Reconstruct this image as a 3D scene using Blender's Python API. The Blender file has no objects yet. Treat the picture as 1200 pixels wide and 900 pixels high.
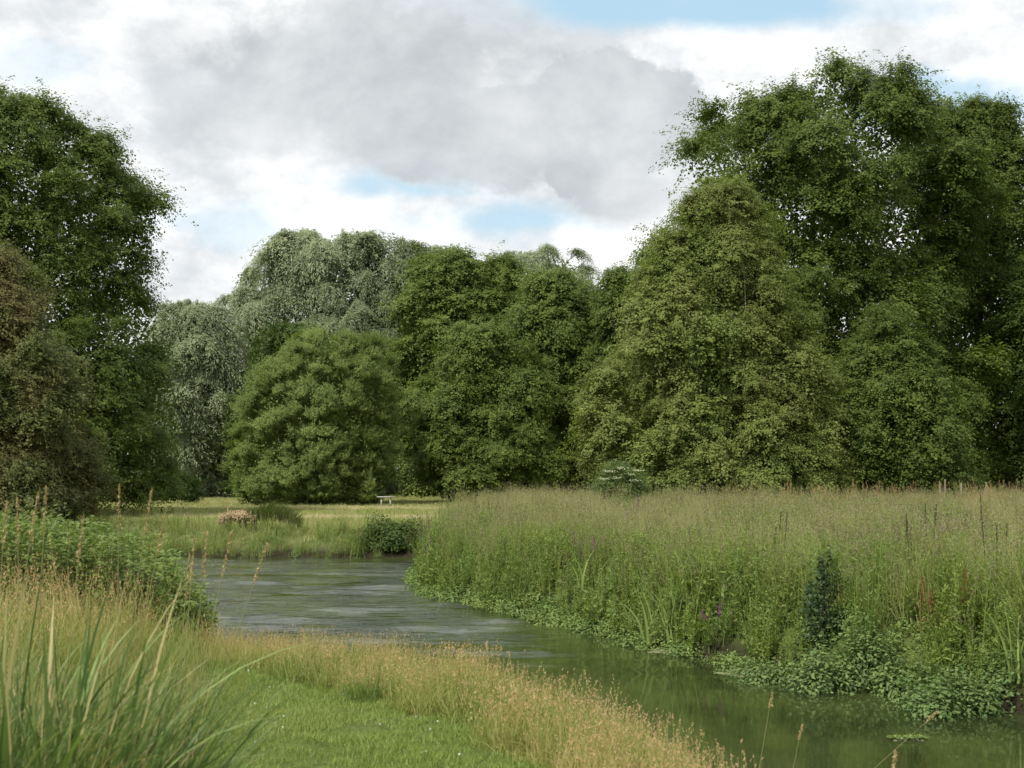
import bpy, math, random
import numpy as np
from mathutils import Vector, Euler

rng = np.random.default_rng(7)
random.seed(7)
R = math.radians
sc = bpy.context.scene
COL = sc.collection

# ---------------------------------------------------------------- camera
CAM_Z, PITCH, FPX = 1.75, R(3.68), 1648.0
cd = bpy.data.cameras.new('camera')
cam = bpy.data.objects.new('camera', cd)
COL.objects.link(cam)
cam.location = (0, 0, CAM_Z)
cam.rotation_euler = (R(90) + PITCH, 0, 0)
cd.sensor_width = 36
cd.lens = FPX / 1200 * 36
cd.clip_end = 5000
cd.dof.use_dof = True
cd.dof.focus_distance = 40
cd.dof.aperture_fstop = 5.6
sc.camera = cam

# ---------------------------------------------------------------- world: blue sky under broken cloud
SUN_EL, SUN_AZ = R(54), R(-140)          # azimuth from +Y, clockwise positive: behind the camera, to the left
world = bpy.data.worlds.new('World')
sc.world = world
world.use_nodes = True
nt = world.node_tree
nt.nodes.clear()
W = nt.nodes.new
L = nt.links.new


def wmath(op, a, b=None, c=None, clamp=False):
    n = W('ShaderNodeMath'); n.operation = op; n.use_clamp = clamp
    for i, v in enumerate((a, b, c)):
        if v is None: continue
        if isinstance(v, (int, float)): n.inputs[i].default_value = v
        else: L(v, n.inputs[i])
    return n.outputs[0]


def wsmooth(v, lo, hi):
    n = W('ShaderNodeMapRange'); n.interpolation_type = 'SMOOTHSTEP'
    L(v, n.inputs[0]); n.inputs[1].default_value = lo; n.inputs[2].default_value = hi
    return n.outputs[0]


tc = W('ShaderNodeTexCoord')
sx = W('ShaderNodeSeparateXYZ'); L(tc.outputs['Generated'], sx.inputs[0])
ymax = wmath('MAXIMUM', sx.outputs[1], 0.08)
U = wmath('DIVIDE', sx.outputs[0], ymax)
V = wmath('DIVIDE', sx.outputs[2], ymax)


def wnoise(scale, det, rough, stretch=(1, 1, 2.2), off=0.0, dist=0.0):
    m = W('ShaderNodeMapping'); L(tc.outputs['Generated'], m.inputs[0])
    m.inputs['Scale'].default_value = stretch; m.inputs['Location'].default_value = (off, off * .7, off * 1.3)
    n = W('ShaderNodeTexNoise'); n.inputs['Scale'].default_value = scale
    n.inputs['Detail'].default_value = det; n.inputs['Roughness'].default_value = rough
    n.inputs['Distortion'].default_value = dist
    L(m.outputs[0], n.inputs['Vector'])
    return n.outputs['Fac']


n_edge = wnoise(7.0, 8, .6, stretch=(1, 1, 1.35), off=3.1)
n_soft = wnoise(3.0, 5, .55, off=9.3)
n_fine = wnoise(20.0, 8, .62, stretch=(1, 1, 1.2), off=5.7)
edge = wmath('SUBTRACT', n_edge, .5)
fine = wmath('SUBTRACT', n_fine, .5)


def ellipse(px, py, ax, ay, lo=.75, hi=1.15, wob=1.9, wf=.5, rot=0.0):
    """soft mask of one cloud body at a direction of the sky (0..1)"""
    du = wmath('SUBTRACT', U, (px - 600) / FPX)
    dv = wmath('SUBTRACT', V, (556 - py) / FPX)
    c, s = math.cos(rot), math.sin(rot)
    a = wmath('ADD', wmath('MULTIPLY', du, c * FPX / ax), wmath('MULTIPLY', dv, s * FPX / ax))
    b = wmath('SUBTRACT', wmath('MULTIPLY', dv, c * FPX / ay), wmath('MULTIPLY', du, s * FPX / ay))
    d = wmath('SQRT', wmath('ADD', wmath('MULTIPLY', a, a), wmath('MULTIPLY', b, b)))
    d = wmath('ADD', d, wmath('MULTIPLY', edge, wob))
    d = wmath('ADD', d, wmath('MULTIPLY', fine, wf))
    return wmath('SUBTRACT', 1.0, wsmooth(d, lo, hi))


def wmax(*ms):
    r = ms[0]
    for m in ms[1:]: r = wmath('MAXIMUM', r, m)
    return r


# the grey underside of the big cloud
grey = wmax(ellipse(465, 62, 215, 95, .5, 1.2, 1.8, 1.3), wmath('MULTIPLY', ellipse(230, 50, 110, 40, .3, 1.25, 2.4, 1.6), .35), ellipse(560, 150, 170, 70, .78, 1.1, 1.6, .9), ellipse(715, 140, 118, 100, .86, .99, 1.3, .9),
            ellipse(740, 225, 95, 45, .6, 1.2), wmath('MULTIPLY', ellipse(285, 140, 80, 45, .4, 1.2, 2.6, 1.4), .85), wmath('MULTIPLY', ellipse(560, 20, 130, 55, .5, 1.2), .8))
blue = wmax(ellipse(790, -4, 350, 40, .5, 1.12, .8), wmath('MULTIPLY', ellipse(500, 205, 100, 32, .2, 1.25, 2.0, 2.2), .9), wmath('MULTIPLY', ellipse(432, 214, 45, 20, .2, 1.25, 1.4, 1.6), .8), wmath('MULTIPLY', ellipse(600, 255, 130, 26, .1, 1.3, 2.6, 2.2), .8),
            wmath('MULTIPLY', ellipse(1130, 122, 120, 34, .3, 1.2, 2.2, 1.6), .85), wmath('MULTIPLY', ellipse(255, 262, 95, 30, .2, 1.2, 2.4, 2.4), .45),
            wmath('MULTIPLY', ellipse(30, 70, 80, 35, .3, 1.2), .35))
# the rest of the sky carries the same broken cloud
gen_grey = wmath('MULTIPLY', wsmooth(n_soft, .5, .72), .55)
infront = wsmooth(sx.outputs[1], .5, .85)
gen_blue = wmath('MULTIPLY', wsmooth(wnoise(2.3, 5, .55, off=21.), .56, .66), wmath('SUBTRACT', .75, wmath('MULTIPLY', infront, .75)))
grey = wmath('MAXIMUM', grey, wmath('MULTIPLY', gen_grey, wmath('SUBTRACT', 1.0, wmath('MULTIPLY', infront, .8))))
blue = wmath('MULTIPLY', wmath('MAXIMUM', blue, gen_blue), wmath('SUBTRACT', 1.0, wmath('MULTIPLY', grey, .97)))


def wmix(f, a, b):
    n = W('ShaderNodeMix'); n.data_type = 'RGBA'
    if isinstance(f, (int, float)): n.inputs[0].default_value = f
    else: L(f, n.inputs[0])
    for i, v in ((6, a), (7, b)):
        if isinstance(v, tuple): n.inputs[i].default_value = (*v, 1)
        else: L(v, n.inputs[i])
    return n.outputs[2]


white = wmix(wsmooth(wnoise(8, 8, .62, stretch=(1, 1, 1.5), off=14.), .36, .60), (.58, .61, .635), (.88, .885, .885))
greyc = wmix(wsmooth(wnoise(6.0, 9, .6, stretch=(1, 1, 1.4), off=31., dist=.3), .36, .66), (.42, .45, .475), (.62, .645, .66))
cloud = wmix(wmath('MULTIPLY', grey, wmath('ADD', .72, wmath('MULTIPLY', wsmooth(wnoise(5.0, 7, .6, stretch=(1, 1, 1.3), off=44.), .35, .6), .28))), white, greyc)
bg_cloud = W('ShaderNodeBackground'); L(cloud, bg_cloud.inputs[0]); bg_cloud.inputs[1].default_value = 1.0
sky = W('ShaderNodeTexSky'); sky.sky_type = 'NISHITA'; sky.sun_disc = False
sky.sun_elevation = SUN_EL; sky.sun_rotation = SUN_AZ
bg_sky = W('ShaderNodeBackground'); L(sky.outputs[0], bg_sky.inputs[0]); bg_sky.inputs[1].default_value = 0.1
bg_veil = W('ShaderNodeBackground'); bg_veil.inputs[0].default_value = (.47, .69, .82, 1)
veil = W('ShaderNodeMixShader'); veil.inputs[0].default_value = .7
L(bg_sky.outputs[0], veil.inputs[1]); L(bg_veil.outputs[0], veil.inputs[2])
ms = W('ShaderNodeMixShader'); L(blue, ms.inputs[0]); L(bg_cloud.outputs[0], ms.inputs[1]); L(veil.outputs[0], ms.inputs[2])
out = W('ShaderNodeOutputWorld'); L(ms.outputs[0], out.inputs[0])

sd = bpy.data.lights.new('sun', 'SUN')
sun = bpy.data.objects.new('sun', sd)
COL.objects.link(sun)
sd.energy = 3.6; sd.angle = R(5); sd.color = (1, .95, .86)
sdir = Vector((math.sin(SUN_AZ) * math.cos(SUN_EL), math.cos(SUN_AZ) * math.cos(SUN_EL), math.sin(SUN_EL)))
sun.rotation_euler = sdir.to_track_quat('Z', 'Y').to_euler()

sc.view_settings.view_transform = 'Standard'
sc.view_settings.look = 'None'
sc.view_settings.exposure = .35
sc.view_settings.gamma = 1
sc.render.engine = 'CYCLES'
sc.cycles.max_bounces = 6
sc.cycles.diffuse_bounces = 3
sc.cycles.glossy_bounces = 2
sc.cycles.transmission_bounces = 3
sc.cycles.use_denoising = True


# ---------------------------------------------------------------- helpers
def pix(px, py, D):
    """world point at depth y = D seen at photo pixel (px, py)"""
    v = Vector(((px - 600) / FPX, (450 - py) / FPX, -1))
    v.rotate(Euler((R(90) + PITCH, 0, 0)))
    k = D / v.y
    return Vector((v.x * k, D, CAM_Z + v.z * k))


def tag(o, label=None, cat=None, group=None, kind=None):
    if label: o['label'] = label
    if cat: o['category'] = cat
    if group: o['group'] = group
    if kind: o['kind'] = kind
    return o


def link(name, data, mat=None, parent=None, loc=None):
    o = bpy.data.objects.new(name, data)
    COL.objects.link(o)
    if mat is not None and data is not None and not data.materials:
        data.materials.append(mat)
    if parent is not None: o.parent = parent
    if loc is not None: o.location = loc
    return o


def empty(name, loc, label, cat, group=None):
    o = link(name, None, loc=loc)
    o.empty_display_size = .2
    return tag(o, label, cat, group)


class Geo:
    """collects vertex / quad / tint arrays"""
    def __init__(self): self.v, self.f, self.t, self.n = [], [], [], 0

    def add(self, v, f, t):
        v = np.asarray(v, float).reshape(-1, 3); f = np.asarray(f, int).reshape(-1, 4)
        self.v.append(v); self.f.append(f + self.n); self.n += len(v)
        self.t.append(np.broadcast_to(np.asarray(t, float), (len(f),)).copy())

    def mesh(self, name, smooth=False, shift=None):
        v = np.concatenate(self.v); f = np.concatenate(self.f); t = np.concatenate(self.t)
        if shift is not None: v = v - np.asarray(shift)
        m = bpy.data.meshes.new(name)
        m.vertices.add(len(v)); m.vertices.foreach_set('co', v.astype(np.float32).ravel())
        m.loops.add(f.size); m.loops.foreach_set('vertex_index', f.astype(np.int32).ravel())
        m.polygons.add(len(f)); m.polygons.foreach_set('loop_start', np.arange(0, f.size, 4, dtype=np.int32))
        if smooth: m.polygons.foreach_set('use_smooth', np.ones(len(f), bool))
        a = m.attributes.new('tint', 'FLOAT', 'FACE'); a.data.foreach_set('value', t.astype(np.float32))
        m.update(calc_edges=True)
        return m


def unit(a): return a / np.maximum(np.linalg.norm(a, axis=-1, keepdims=True), 1e-9)


def leaves(g, c, nrm, axis, length, width, tint, fold=0.0):
    """diamond leaves: centre, normal, long axis"""
    nrm = unit(nrm)
    ax = unit(axis - nrm * np.sum(axis * nrm, -1, keepdims=True))
    sd_ = np.cross(nrm, ax)
    l = np.broadcast_to(np.asarray(length, float), (len(c),))[:, None] * .5
    w = np.broadcast_to(np.asarray(width, float), (len(c),))[:, None] * .5
    up = nrm * w * fold
    v = np.stack([c - ax * l, c + sd_ * w + up - ax * l * .1, c + ax * l, c - sd_ * w + up - ax * l * .1], 1)
    n = len(c)
    g.add(v.reshape(-1, 3), np.arange(4 * n).reshape(n, 4), tint)


def blades(g, base, dirv, h, w, curve, tint, segs=3, side=None):
    """arching tapered strips; base (n,3), dirv (n,3) horizontal lean, h, w (n,), curve (n,)"""
    n = len(base)
    h = np.broadcast_to(h, (n,))[:, None]; w = np.broadcast_to(w, (n,))[:, None]; curve = np.broadcast_to(curve, (n,))[:, None]
    d = unit(dirv * np.array([1, 1, 0.]))
    a = rng.uniform(0, np.pi, n) if side is None else side
    s = np.stack([np.cos(a), np.sin(a), np.zeros(n)], 1)
    rows = []
    for k in range(segs + 1):
        t = k / segs
        p = base + np.array([0, 0, 1.]) * h * (t - .42 * curve * t ** 3) + d * h * curve * (.15 * t + .75 * t * t)
        ww = w * (.5 * (1 - t) ** .6 + .04) if k < segs else w * .03
        rows += [p - s * ww, p + s * ww]
    v = np.stack(rows, 1)
    f = []
    for k in range(segs):
        f.append(np.array([2 * k, 2 * k + 1, 2 * k + 3, 2 * k + 2]))
    f = np.array(f)[None] + (np.arange(n) * (2 * segs + 2))[:, None, None]
    g.add(v.reshape(-1, 3), f.reshape(-1, 4), np.repeat(np.broadcast_to(tint, (n,)), segs))
    return rows[-2] * .5 + rows[-1] * .5, unit(rows[-1] - rows[-3])


def tube(g, pts, rad, sides=7, tint=.5, cap=True):
    pts = np.asarray(pts, float); k = len(pts)
    t = unit(np.gradient(pts, axis=0))
    ref = np.array([0.31, 0.9, .2]); u = unit(np.cross(t, ref)); v = np.cross(t, u)
    a = np.arange(sides) / sides * 2 * np.pi
    ring = pts[:, None] + (np.cos(a)[None, :, None] * u[:, None] + np.sin(a)[None, :, None] * v[:, None]) * np.asarray(rad)[:, None, None]
    f = [[i * sides + j, i * sides + (j + 1) % sides, (i + 1) * sides + (j + 1) % sides, (i + 1) * sides + j] for i in range(k - 1) for j in range(sides)]
    vv = ring.reshape(-1, 3)
    if cap:
        c = len(vv); vv = np.vstack([vv, pts[-1:]])
        f += [[(k - 1) * sides + j, (k - 1) * sides + (j + 1) % sides, c, c] for j in range(0)]
    g.add(vv, f, tint)


def box(g, c, s, tint=.5, rot=0.0):
    x, y, z = np.array(s) / 2
    v = np.array([[a * x, b * y, d * z] for a in (-1, 1) for b in (-1, 1) for d in (-1, 1)])
    cr, sr = math.cos(rot), math.sin(rot)
    v = np.stack([v[:, 0] * cr - v[:, 1] * sr, v[:, 0] * sr + v[:, 1] * cr, v[:, 2]], 1) + np.array(c)
    g.add(v, [[0, 1, 3, 2], [4, 6, 7, 5], [0, 4, 5, 1], [2, 3, 7, 6], [0, 2, 6, 4], [1, 5, 7, 3]], tint)


# ---------------------------------------------------------------- materials
def new_mat(name):
    m = bpy.data.materials.new(name); m.use_nodes = True
    m.node_tree.nodes.clear()
    return m, m.node_tree


def N(t, kind, **kw):
    n = t.nodes.new(kind)
    for k, v in kw.items(): setattr(n, k, v)
    return n


def mixc(t, f, a, b, blend='MIX'):
    n = N(t, 'ShaderNodeMix', data_type='RGBA', blend_type=blend)
    if isinstance(f, (int, float)): n.inputs[0].default_value = f
    else: t.links.new(f, n.inputs[0])
    for i, v in ((6, a), (7, b)):
        if isinstance(v, tuple): n.inputs[i].default_value = (*v, 1)
        else: t.links.new(v, n.inputs[i])
    return n.outputs[2]


def mth(t, op, a, b=None, clamp=False):
    n = N(t, 'ShaderNodeMath', operation=op, use_clamp=clamp)
    for i, v in enumerate((a, b)):
        if v is None: continue
        if isinstance(v, (int, float)): n.inputs[i].default_value = v
        else: t.links.new(v, n.inputs[i])
    return n.outputs[0]


def mrange(t, v, lo, hi, a=0.0, b=1.0):
    n = N(t, 'ShaderNodeMapRange'); t.links.new(v, n.inputs[0])
    n.inputs[1].default_value = lo; n.inputs[2].default_value = hi; n.inputs[3].default_value = a; n.inputs[4].default_value = b
    return n.outputs[0]


def noise(t, scale, detail=4, rough=.55, vec=None, stretch=None, dist=0.0):
    n = N(t, 'ShaderNodeTexNoise'); n.inputs['Scale'].default_value = scale
    n.inputs['Detail'].default_value = detail; n.inputs['Roughness'].default_value = rough; n.inputs['Distortion'].default_value = dist
    if vec is None:
        vec = N(t, 'ShaderNodeNewGeometry').outputs['Position']
    if stretch:
        m = N(t, 'ShaderNodeMapping'); m.inputs['Scale'].default_value = stretch
        t.links.new(vec, m.inputs[0]); vec = m.outputs[0]
    t.links.new(vec, n.inputs['Vector'])
    return n.outputs['Fac']


def leaf_mat(name, dark, light, straw=(.30, .25, .11), head=(.35, .25, .16), transl=.38, rough=.55, world_noise=0.0, nscale=.25, alt=None, spec=.16, vary=.38):
    """dark..light over the face attribute tint (0..0.8), head colour above 0.9; instances lean to straw by their own attribute dry"""
    m, t = new_mat(name)
    at = N(t, 'ShaderNodeAttribute', attribute_name='tint')
    dr = N(t, 'ShaderNodeAttribute', attribute_name='dry', attribute_type='INSTANCER')
    rnd = N(t, 'ShaderNodeObjectInfo').outputs['Random']
    f = mth(t, 'ADD', mth(t, 'DIVIDE', at.outputs['Fac'], .8), mth(t, 'MULTIPLY', mth(t, 'SUBTRACT', rnd, .5), vary), clamp=True)
    c = mixc(t, f, dark, light)
    if alt is not None:
        c = mixc(t, mrange(t, noise(t, nscale, 3), .42, .62, 0, world_noise), c, alt)
    c = mixc(t, dr.outputs['Fac'], c, straw)
    c = mixc(t, mth(t, 'GREATER_THAN', at.outputs['Fac'], .9), c, head)
    p = N(t, 'ShaderNodeBsdfPrincipled'); t.links.new(c, p.inputs['Base Color'])
    p.inputs['Roughness'].default_value = rough; p.inputs['Specular IOR Level'].default_value = spec
    tr = N(t, 'ShaderNodeBsdfTranslucent')
    t.links.new(mixc(t, 1.0, c, (1.15, 1.25, .6), 'MULTIPLY'), tr.inputs[0])
    mx = N(t, 'ShaderNodeMixShader'); mx.inputs[0].default_value = transl
    t.links.new(p.outputs[0], mx.inputs[1]); t.links.new(tr.outputs[0], mx.inputs[2])
    o = N(t, 'ShaderNodeOutputMaterial'); t.links.new(mx.outputs[0], o.inputs[0])
    return m


def plain_mat(name, a, b, scale=6, rough=.85, bump=.3, stretch=None, spec=.2):
    m, t = new_mat(name)
    nz = noise(t, scale, 6, .6, stretch=stretch)
    c = mixc(t, mrange(t, nz, .35, .65), a, b)
    p = N(t, 'ShaderNodeBsdfPrincipled'); t.links.new(c, p.inputs['Base Color'])
    p.inputs['Roughness'].default_value = rough; p.inputs['Specular IOR Level'].default_value = spec
    bp = N(t, 'ShaderNodeBump'); bp.inputs['Strength'].default_value = bump; t.links.new(nz, bp.inputs['Height'])
    bp.inputs['Distance'].default_value = .03
    t.links.new(bp.outputs[0], p.inputs['Normal'])
    o = N(t, 'ShaderNodeOutputMaterial'); t.links.new(p.outputs[0], o.inputs[0])
    return m


bark = plain_mat('bark', (.07, .06, .045), (.16, .14, .11), 5, stretch=(1, 1, .25))
bark_pale = plain_mat('bark_pale', (.10, .09, .07), (.20, .19, .15), 5, stretch=(1, 1, .25))
wood_grey = plain_mat('weathered_wood', (.30, .29, .26), (.46, .45, .41), 9, stretch=(1, .2, 1))
wood_post = plain_mat('post_wood', (.16, .14, .10), (.30, .27, .2), 9, stretch=(1, 1, .2))

# ---------------------------------------------------------------- the river's outline and the ground
RIVER = np.array([(2.6, -6), (2.15, 0), (1.95, 4), (1.95, 6.6), (1.75, 8.3), (1.4, 9.6), (.95, 10.8), (.25, 12.2), (-1.0, 13.9), (-2.5, 15.0),
                  (-3.6, 16.8), (-5.0, 19), (-7.2, 24), (-10, 31), (-14, 38), (-24, 43), (-45, 46), (-44, 54), (-24, 50), (-16, 46.3),
                  (-12.5, 44.2), (-10, 43.4), (-8.9, 42.3), (-7, 42.8), (-5, 42.2), (-3.6, 42.6), (-2.5, 42), (-2.5, 38), (-2.25, 34), (-2.0, 31),
                  (-1.5, 29), (-.66, 27.3), (.4, 24.6), (1.37, 22.6), (2.0, 20.6), (2.69, 19.25), (3.3, 17.7), (3.9, 16.8), (4.7, 15.9), (5.5, 14.5),
                  (7, 12.5), (9, 9.5), (10.5, 5), (11.5, 0), (12, -6)], float)
WATER_Z = -.75


def sdist(x, y, poly=RIVER):
    """signed distance to the river (negative inside)"""
    x = np.asarray(x, float); y = np.asarray(y, float)
    best = np.full(x.shape, 1e9); inside = np.zeros(x.shape, bool)
    n = len(poly)
    for i in range(n):
        ax, ay = poly[i]; bx, by = poly[(i + 1) % n]
        ex, ey = bx - ax, by - ay
        t = np.clip(((x - ax) * ex + (y - ay) * ey) / (ex * ex + ey * ey), 0, 1)
        best = np.minimum(best, np.hypot(x - ax - t * ex, y - ay - t * ey))
        cr = ((ay > y) != (by > y)) & (x < (bx - ax) * (y - ay) / (by - ay + 1e-12) + ax)
        inside ^= cr
    return np.where(inside, -best, best)


def sstep(a, b, v):
    t = np.clip((v - a) / (b - a), 0, 1)
    return t * t * (3 - 2 * t)


def wob(x, y, s=1.0, k=0.0):
    return (np.sin(x * 1.3 * s + 1.7 * np.sin(y * .9 * s + k) + k) + np.sin(y * 1.1 * s - 1.3 * np.sin(x * 1.6 * s + 2 * k)) + .6 * np.sin(x * 3.1 * s + y * 2.3 * s + 3 * k)) / 2.6


def gz(x, y):
    x = np.asarray(x, float); y = np.asarray(y, float)
    d = sdist(x, y)
    bankw = .9 + .25 * wob(x, y, .8, 1.) + 1.0 * sstep(40, 43, y)
    z = np.where(d > 0, WATER_Z - .06 + (abs(WATER_Z) + .06) * sstep(-.15, 1, d / bankw), WATER_Z - .06 - .6 * sstep(0, 1.6, -d))
    z = z + np.where(d > .5, .035 * wob(x, y, 1.4, 2.), 0) * np.clip(d, 0, 1)
    z = z + .22 * np.exp(-(((x + 1.95) / .8) ** 2 + ((y - 5.1) / .9) ** 2))
    z = z - .12 * sstep(20, 44, y) * (x < 0) * np.clip(d, 0, 1) * (1 - sstep(50, 90, y))
    z = z + 5.5 * sstep(160, 900, y)
    return z


def axis_coords(lo, hi, dlo, dhi, step, grow):
    a = list(np.arange(dlo, dhi + 1e-6, step))
    s = step
    while a[-1] < hi: s *= grow; a.append(a[-1] + s)
    s = step
    while a[0] > lo: s *= grow; a.insert(0, a[0] - s)
    return np.array(a)


gx = axis_coords(-1500, 1500, -16, 13, .22, 1.16)
gy = axis_coords(-60, 2500, -1, 52, .25, 1.14)
X, Y = np.meshgrid(gx, gy)
Z = gz(X, Y)
nx, ny = len(gx), len(gy)
idx = np.arange(nx * ny).reshape(ny, nx)
g = Geo()
g.add(np.stack([X, Y, Z], -1).reshape(-1, 3), np.stack([idx[:-1, :-1], idx[:-1, 1:], idx[1:, 1:], idx[1:, :-1]], -1).reshape(-1, 4), .5)

gm, t = new_mat('meadow_ground')
pos = N(t, 'ShaderNodeNewGeometry').outputs['Position']
sep = N(t, 'ShaderNodeSeparateXYZ'); t.links.new(pos, sep.inputs[0])
n1 = noise(t, .35, 6, .6, stretch=(1, .6, 1)); n2 = noise(t, 6, 6, .65); n3 = noise(t, 45, 3, .6)
col = mixc(t, mrange(t, n2, .35, .65), (.085, .125, .03), (.15, .19, .05))
far = mixc(t, mrange(t, n1, .4, .62), (.22, .27, .08), (.46, .41, .25))
col = mixc(t, mrange(t, sep.outputs[1], 40, 52), col, far)
col = mixc(t, mrange(t, sep.outputs[2], -.35, -.62), col, (.035, .028, .018))
col = mixc(t, mrange(t, n3, .3, .7, 0, .35), col, (.05, .06, .02))
p = N(t, 'ShaderNodeBsdfPrincipled'); t.links.new(col, p.inputs['Base Color']); p.inputs['Roughness'].default_value = .95
p.inputs['Specular IOR Level'].default_value = .1
bp = N(t, 'ShaderNodeBump'); bp.inputs['Distance'].default_value = .04; t.links.new(n3, bp.inputs['Height']); t.links.new(bp.outputs[0], p.inputs['Normal'])
o = N(t, 'ShaderNodeOutputMaterial'); t.links.new(p.outputs[0], o.inputs[0])
tag(link('ground', g.mesh('ground', True), gm), kind='structure')

# water sheet, with real low waves where the stream runs fast
wx = np.arange(-46, 13, .16); wy = np.arange(-6, 55, .16)
X, Y = np.meshgrid(wx, wy)
dW = sdist(X, Y)
riff = sstep(18.0, 21.5, Y + .9 * X * (X > -2)) * (1 - .55 * sstep(31, 40, Y)) * (1 - sstep(.2, 3.2, X + .12 * (Y - 18) + .8 * wob(X, Y, .5)))
h = np.zeros_like(X)
for k in range(26):
    a = rng.normal(R(84), R(13)); lam = rng.uniform(.42, 1.5)
    h += np.sin((X * math.cos(a) + Y * math.sin(a)) * 2 * np.pi / lam + rng.uniform(0, 6.3) + 1.3 * wob(X, Y, rng.uniform(.4, 1.2), k)) * lam * .0046
patch = np.clip(.7 + 1.1 * wob(X * .6, Y, 1.3, 4.) + .5 * wob(X * .7, Y, 3.1, 8.), .05, 1.45)
Zw = WATER_Z + h * riff * patch
keep = dW < 1.0
idx = np.arange(X.size).reshape(X.shape)
kq = keep[:-1, :-1] & keep[1:, 1:]
q = np.stack([idx[:-1, :-1], idx[:-1, 1:], idx[1:, 1:], idx[1:, :-1]], -1)[kq]
used, inv = np.unique(q, return_inverse=True)
V3 = np.stack([X, Y, Zw], -1).reshape(-1, 3)[used]
g = Geo(); g.add(V3, inv.reshape(-1, 4), .5)
wm, t = new_mat('river_water')
pos = N(t, 'ShaderNodeNewGeometry').outputs['Position']
sep = N(t, 'ShaderNodeSeparateXYZ'); t.links.new(pos, sep.inputs[0])
ya = mth(t, 'ADD', sep.outputs[1], mth(t, 'MULTIPLY', mth(t, 'MAXIMUM', sep.outputs[0], -1.0), 1.1))
rmask = mth(t, 'MULTIPLY', mrange(t, ya, 17.5, 22), mrange(t, sep.outputs[0], 1.2, -1.2))
rmask = mth(t, 'MULTIPLY', rmask, mrange(t, noise(t, 1.15, 5, .66, stretch=(.5, 1, 1), dist=.5), .36, .56, .12, 1.0))
wn1 = noise(t, 5.0, 5, .6, stretch=(.3, 1, 1), dist=.6)
wn2 = noise(t, 1.6, 3, .5, stretch=(.5, 1, 1))
b1 = N(t, 'ShaderNodeBump'); b1.inputs['Distance'].default_value = .055
t.links.new(mth(t, 'ADD', mth(t, 'MULTIPLY', rmask, 1.0), .012), b1.inputs['Strength']); t.links.new(wn1, b1.inputs['Height'])
b2 = N(t, 'ShaderNodeBump'); b2.inputs['Distance'].default_value = .05; b2.inputs['Strength'].default_value = .05
t.links.new(wn2, b2.inputs['Height']); t.links.new(b1.outputs[0], b2.inputs['Normal'])
p = N(t, 'ShaderNodeBsdfPrincipled')
weed = mixc(t, mrange(t, noise(t, .8, 5, .6, stretch=(1, .5, 1)), .42, .6), (.020, .028, .010), (.045, .060, .018))
t.links.new(weed, p.inputs['Base Color'])
p.inputs['Roughness'].default_value = .03; p.inputs['IOR'].default_value = 1.33
t.links.new(b2.outputs[0], p.inputs['Normal'])
o = N(t, 'ShaderNodeOutputMaterial'); t.links.new(p.outputs[0], o.inputs[0])
tag(link('river_water', g.mesh('river_water', True), wm), kind='structure')

# ---------------------------------------------------------------- trees
LM = {
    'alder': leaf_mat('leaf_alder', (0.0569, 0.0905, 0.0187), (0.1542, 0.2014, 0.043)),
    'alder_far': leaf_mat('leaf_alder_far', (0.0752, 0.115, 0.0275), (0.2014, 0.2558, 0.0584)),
    'deep': leaf_mat('leaf_deep', (0.0395, 0.0697, 0.0171), (0.1076, 0.1584, 0.0361)),
    'pale': leaf_mat('leaf_pale', (0.1097, 0.1574, 0.0367), (0.2539, 0.3032, 0.0815), alt=(.21, .18, .07), world_noise=.3, nscale=.45),
    'bush': leaf_mat('leaf_willow_bush', (0.1236, 0.1739, 0.0509), (0.2597, 0.322, 0.0964), alt=(.21, .235, .06), world_noise=.25, nscale=.35),
    'silver': leaf_mat('leaf_silver', (0.1331, 0.1688, 0.0904), (0.2994, 0.3431, 0.1951), transl=.2),
    'hawthorn': leaf_mat('leaf_hawthorn', (0.077, 0.1045, 0.033), (0.1815, 0.2035, 0.066), alt=(.23, .16, .075), world_noise=.45, nscale=.6, head=(.22, .08, .03)),
    'under': leaf_mat('leaf_undergrowth', (0.0385, 0.0715, 0.0176), (0.099, 0.154, 0.0385)),
}


def inner_leaves(g, r_, nfill, cdf, zz, zs, rr, xl, xr, D, depthf, ll, lw, style, fillr):
    # leaves inside the crown, between the sprays
    zf = np.interp(r_.random(nfill), cdf, zz); rf = np.interp(zf, zz, rr) * fillr
    cf = (np.interp(zf, zs, xr) + np.interp(zf, zs, xl)) / 2
    af = r_.uniform(0, 6.283, nfill); qf = np.sqrt(r_.random(nfill)) * rf
    pf = np.stack([cf + np.cos(af) * qf, D - np.sin(af) * qf * depthf, zs[0] + (zf - zs[0]) * .93], 1)
    sf = r_.uniform(.9, 1.5, nfill)
    leaves(g, pf, r_.normal(size=(nfill, 3)) + [0, -.6, .3], r_.normal(size=(nfill, 3)), ll * sf, lw * sf * (1.2 if style == 'broad' else 1.8), np.clip(r_.normal(.35, .15, nfill), 0, .8))


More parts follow.
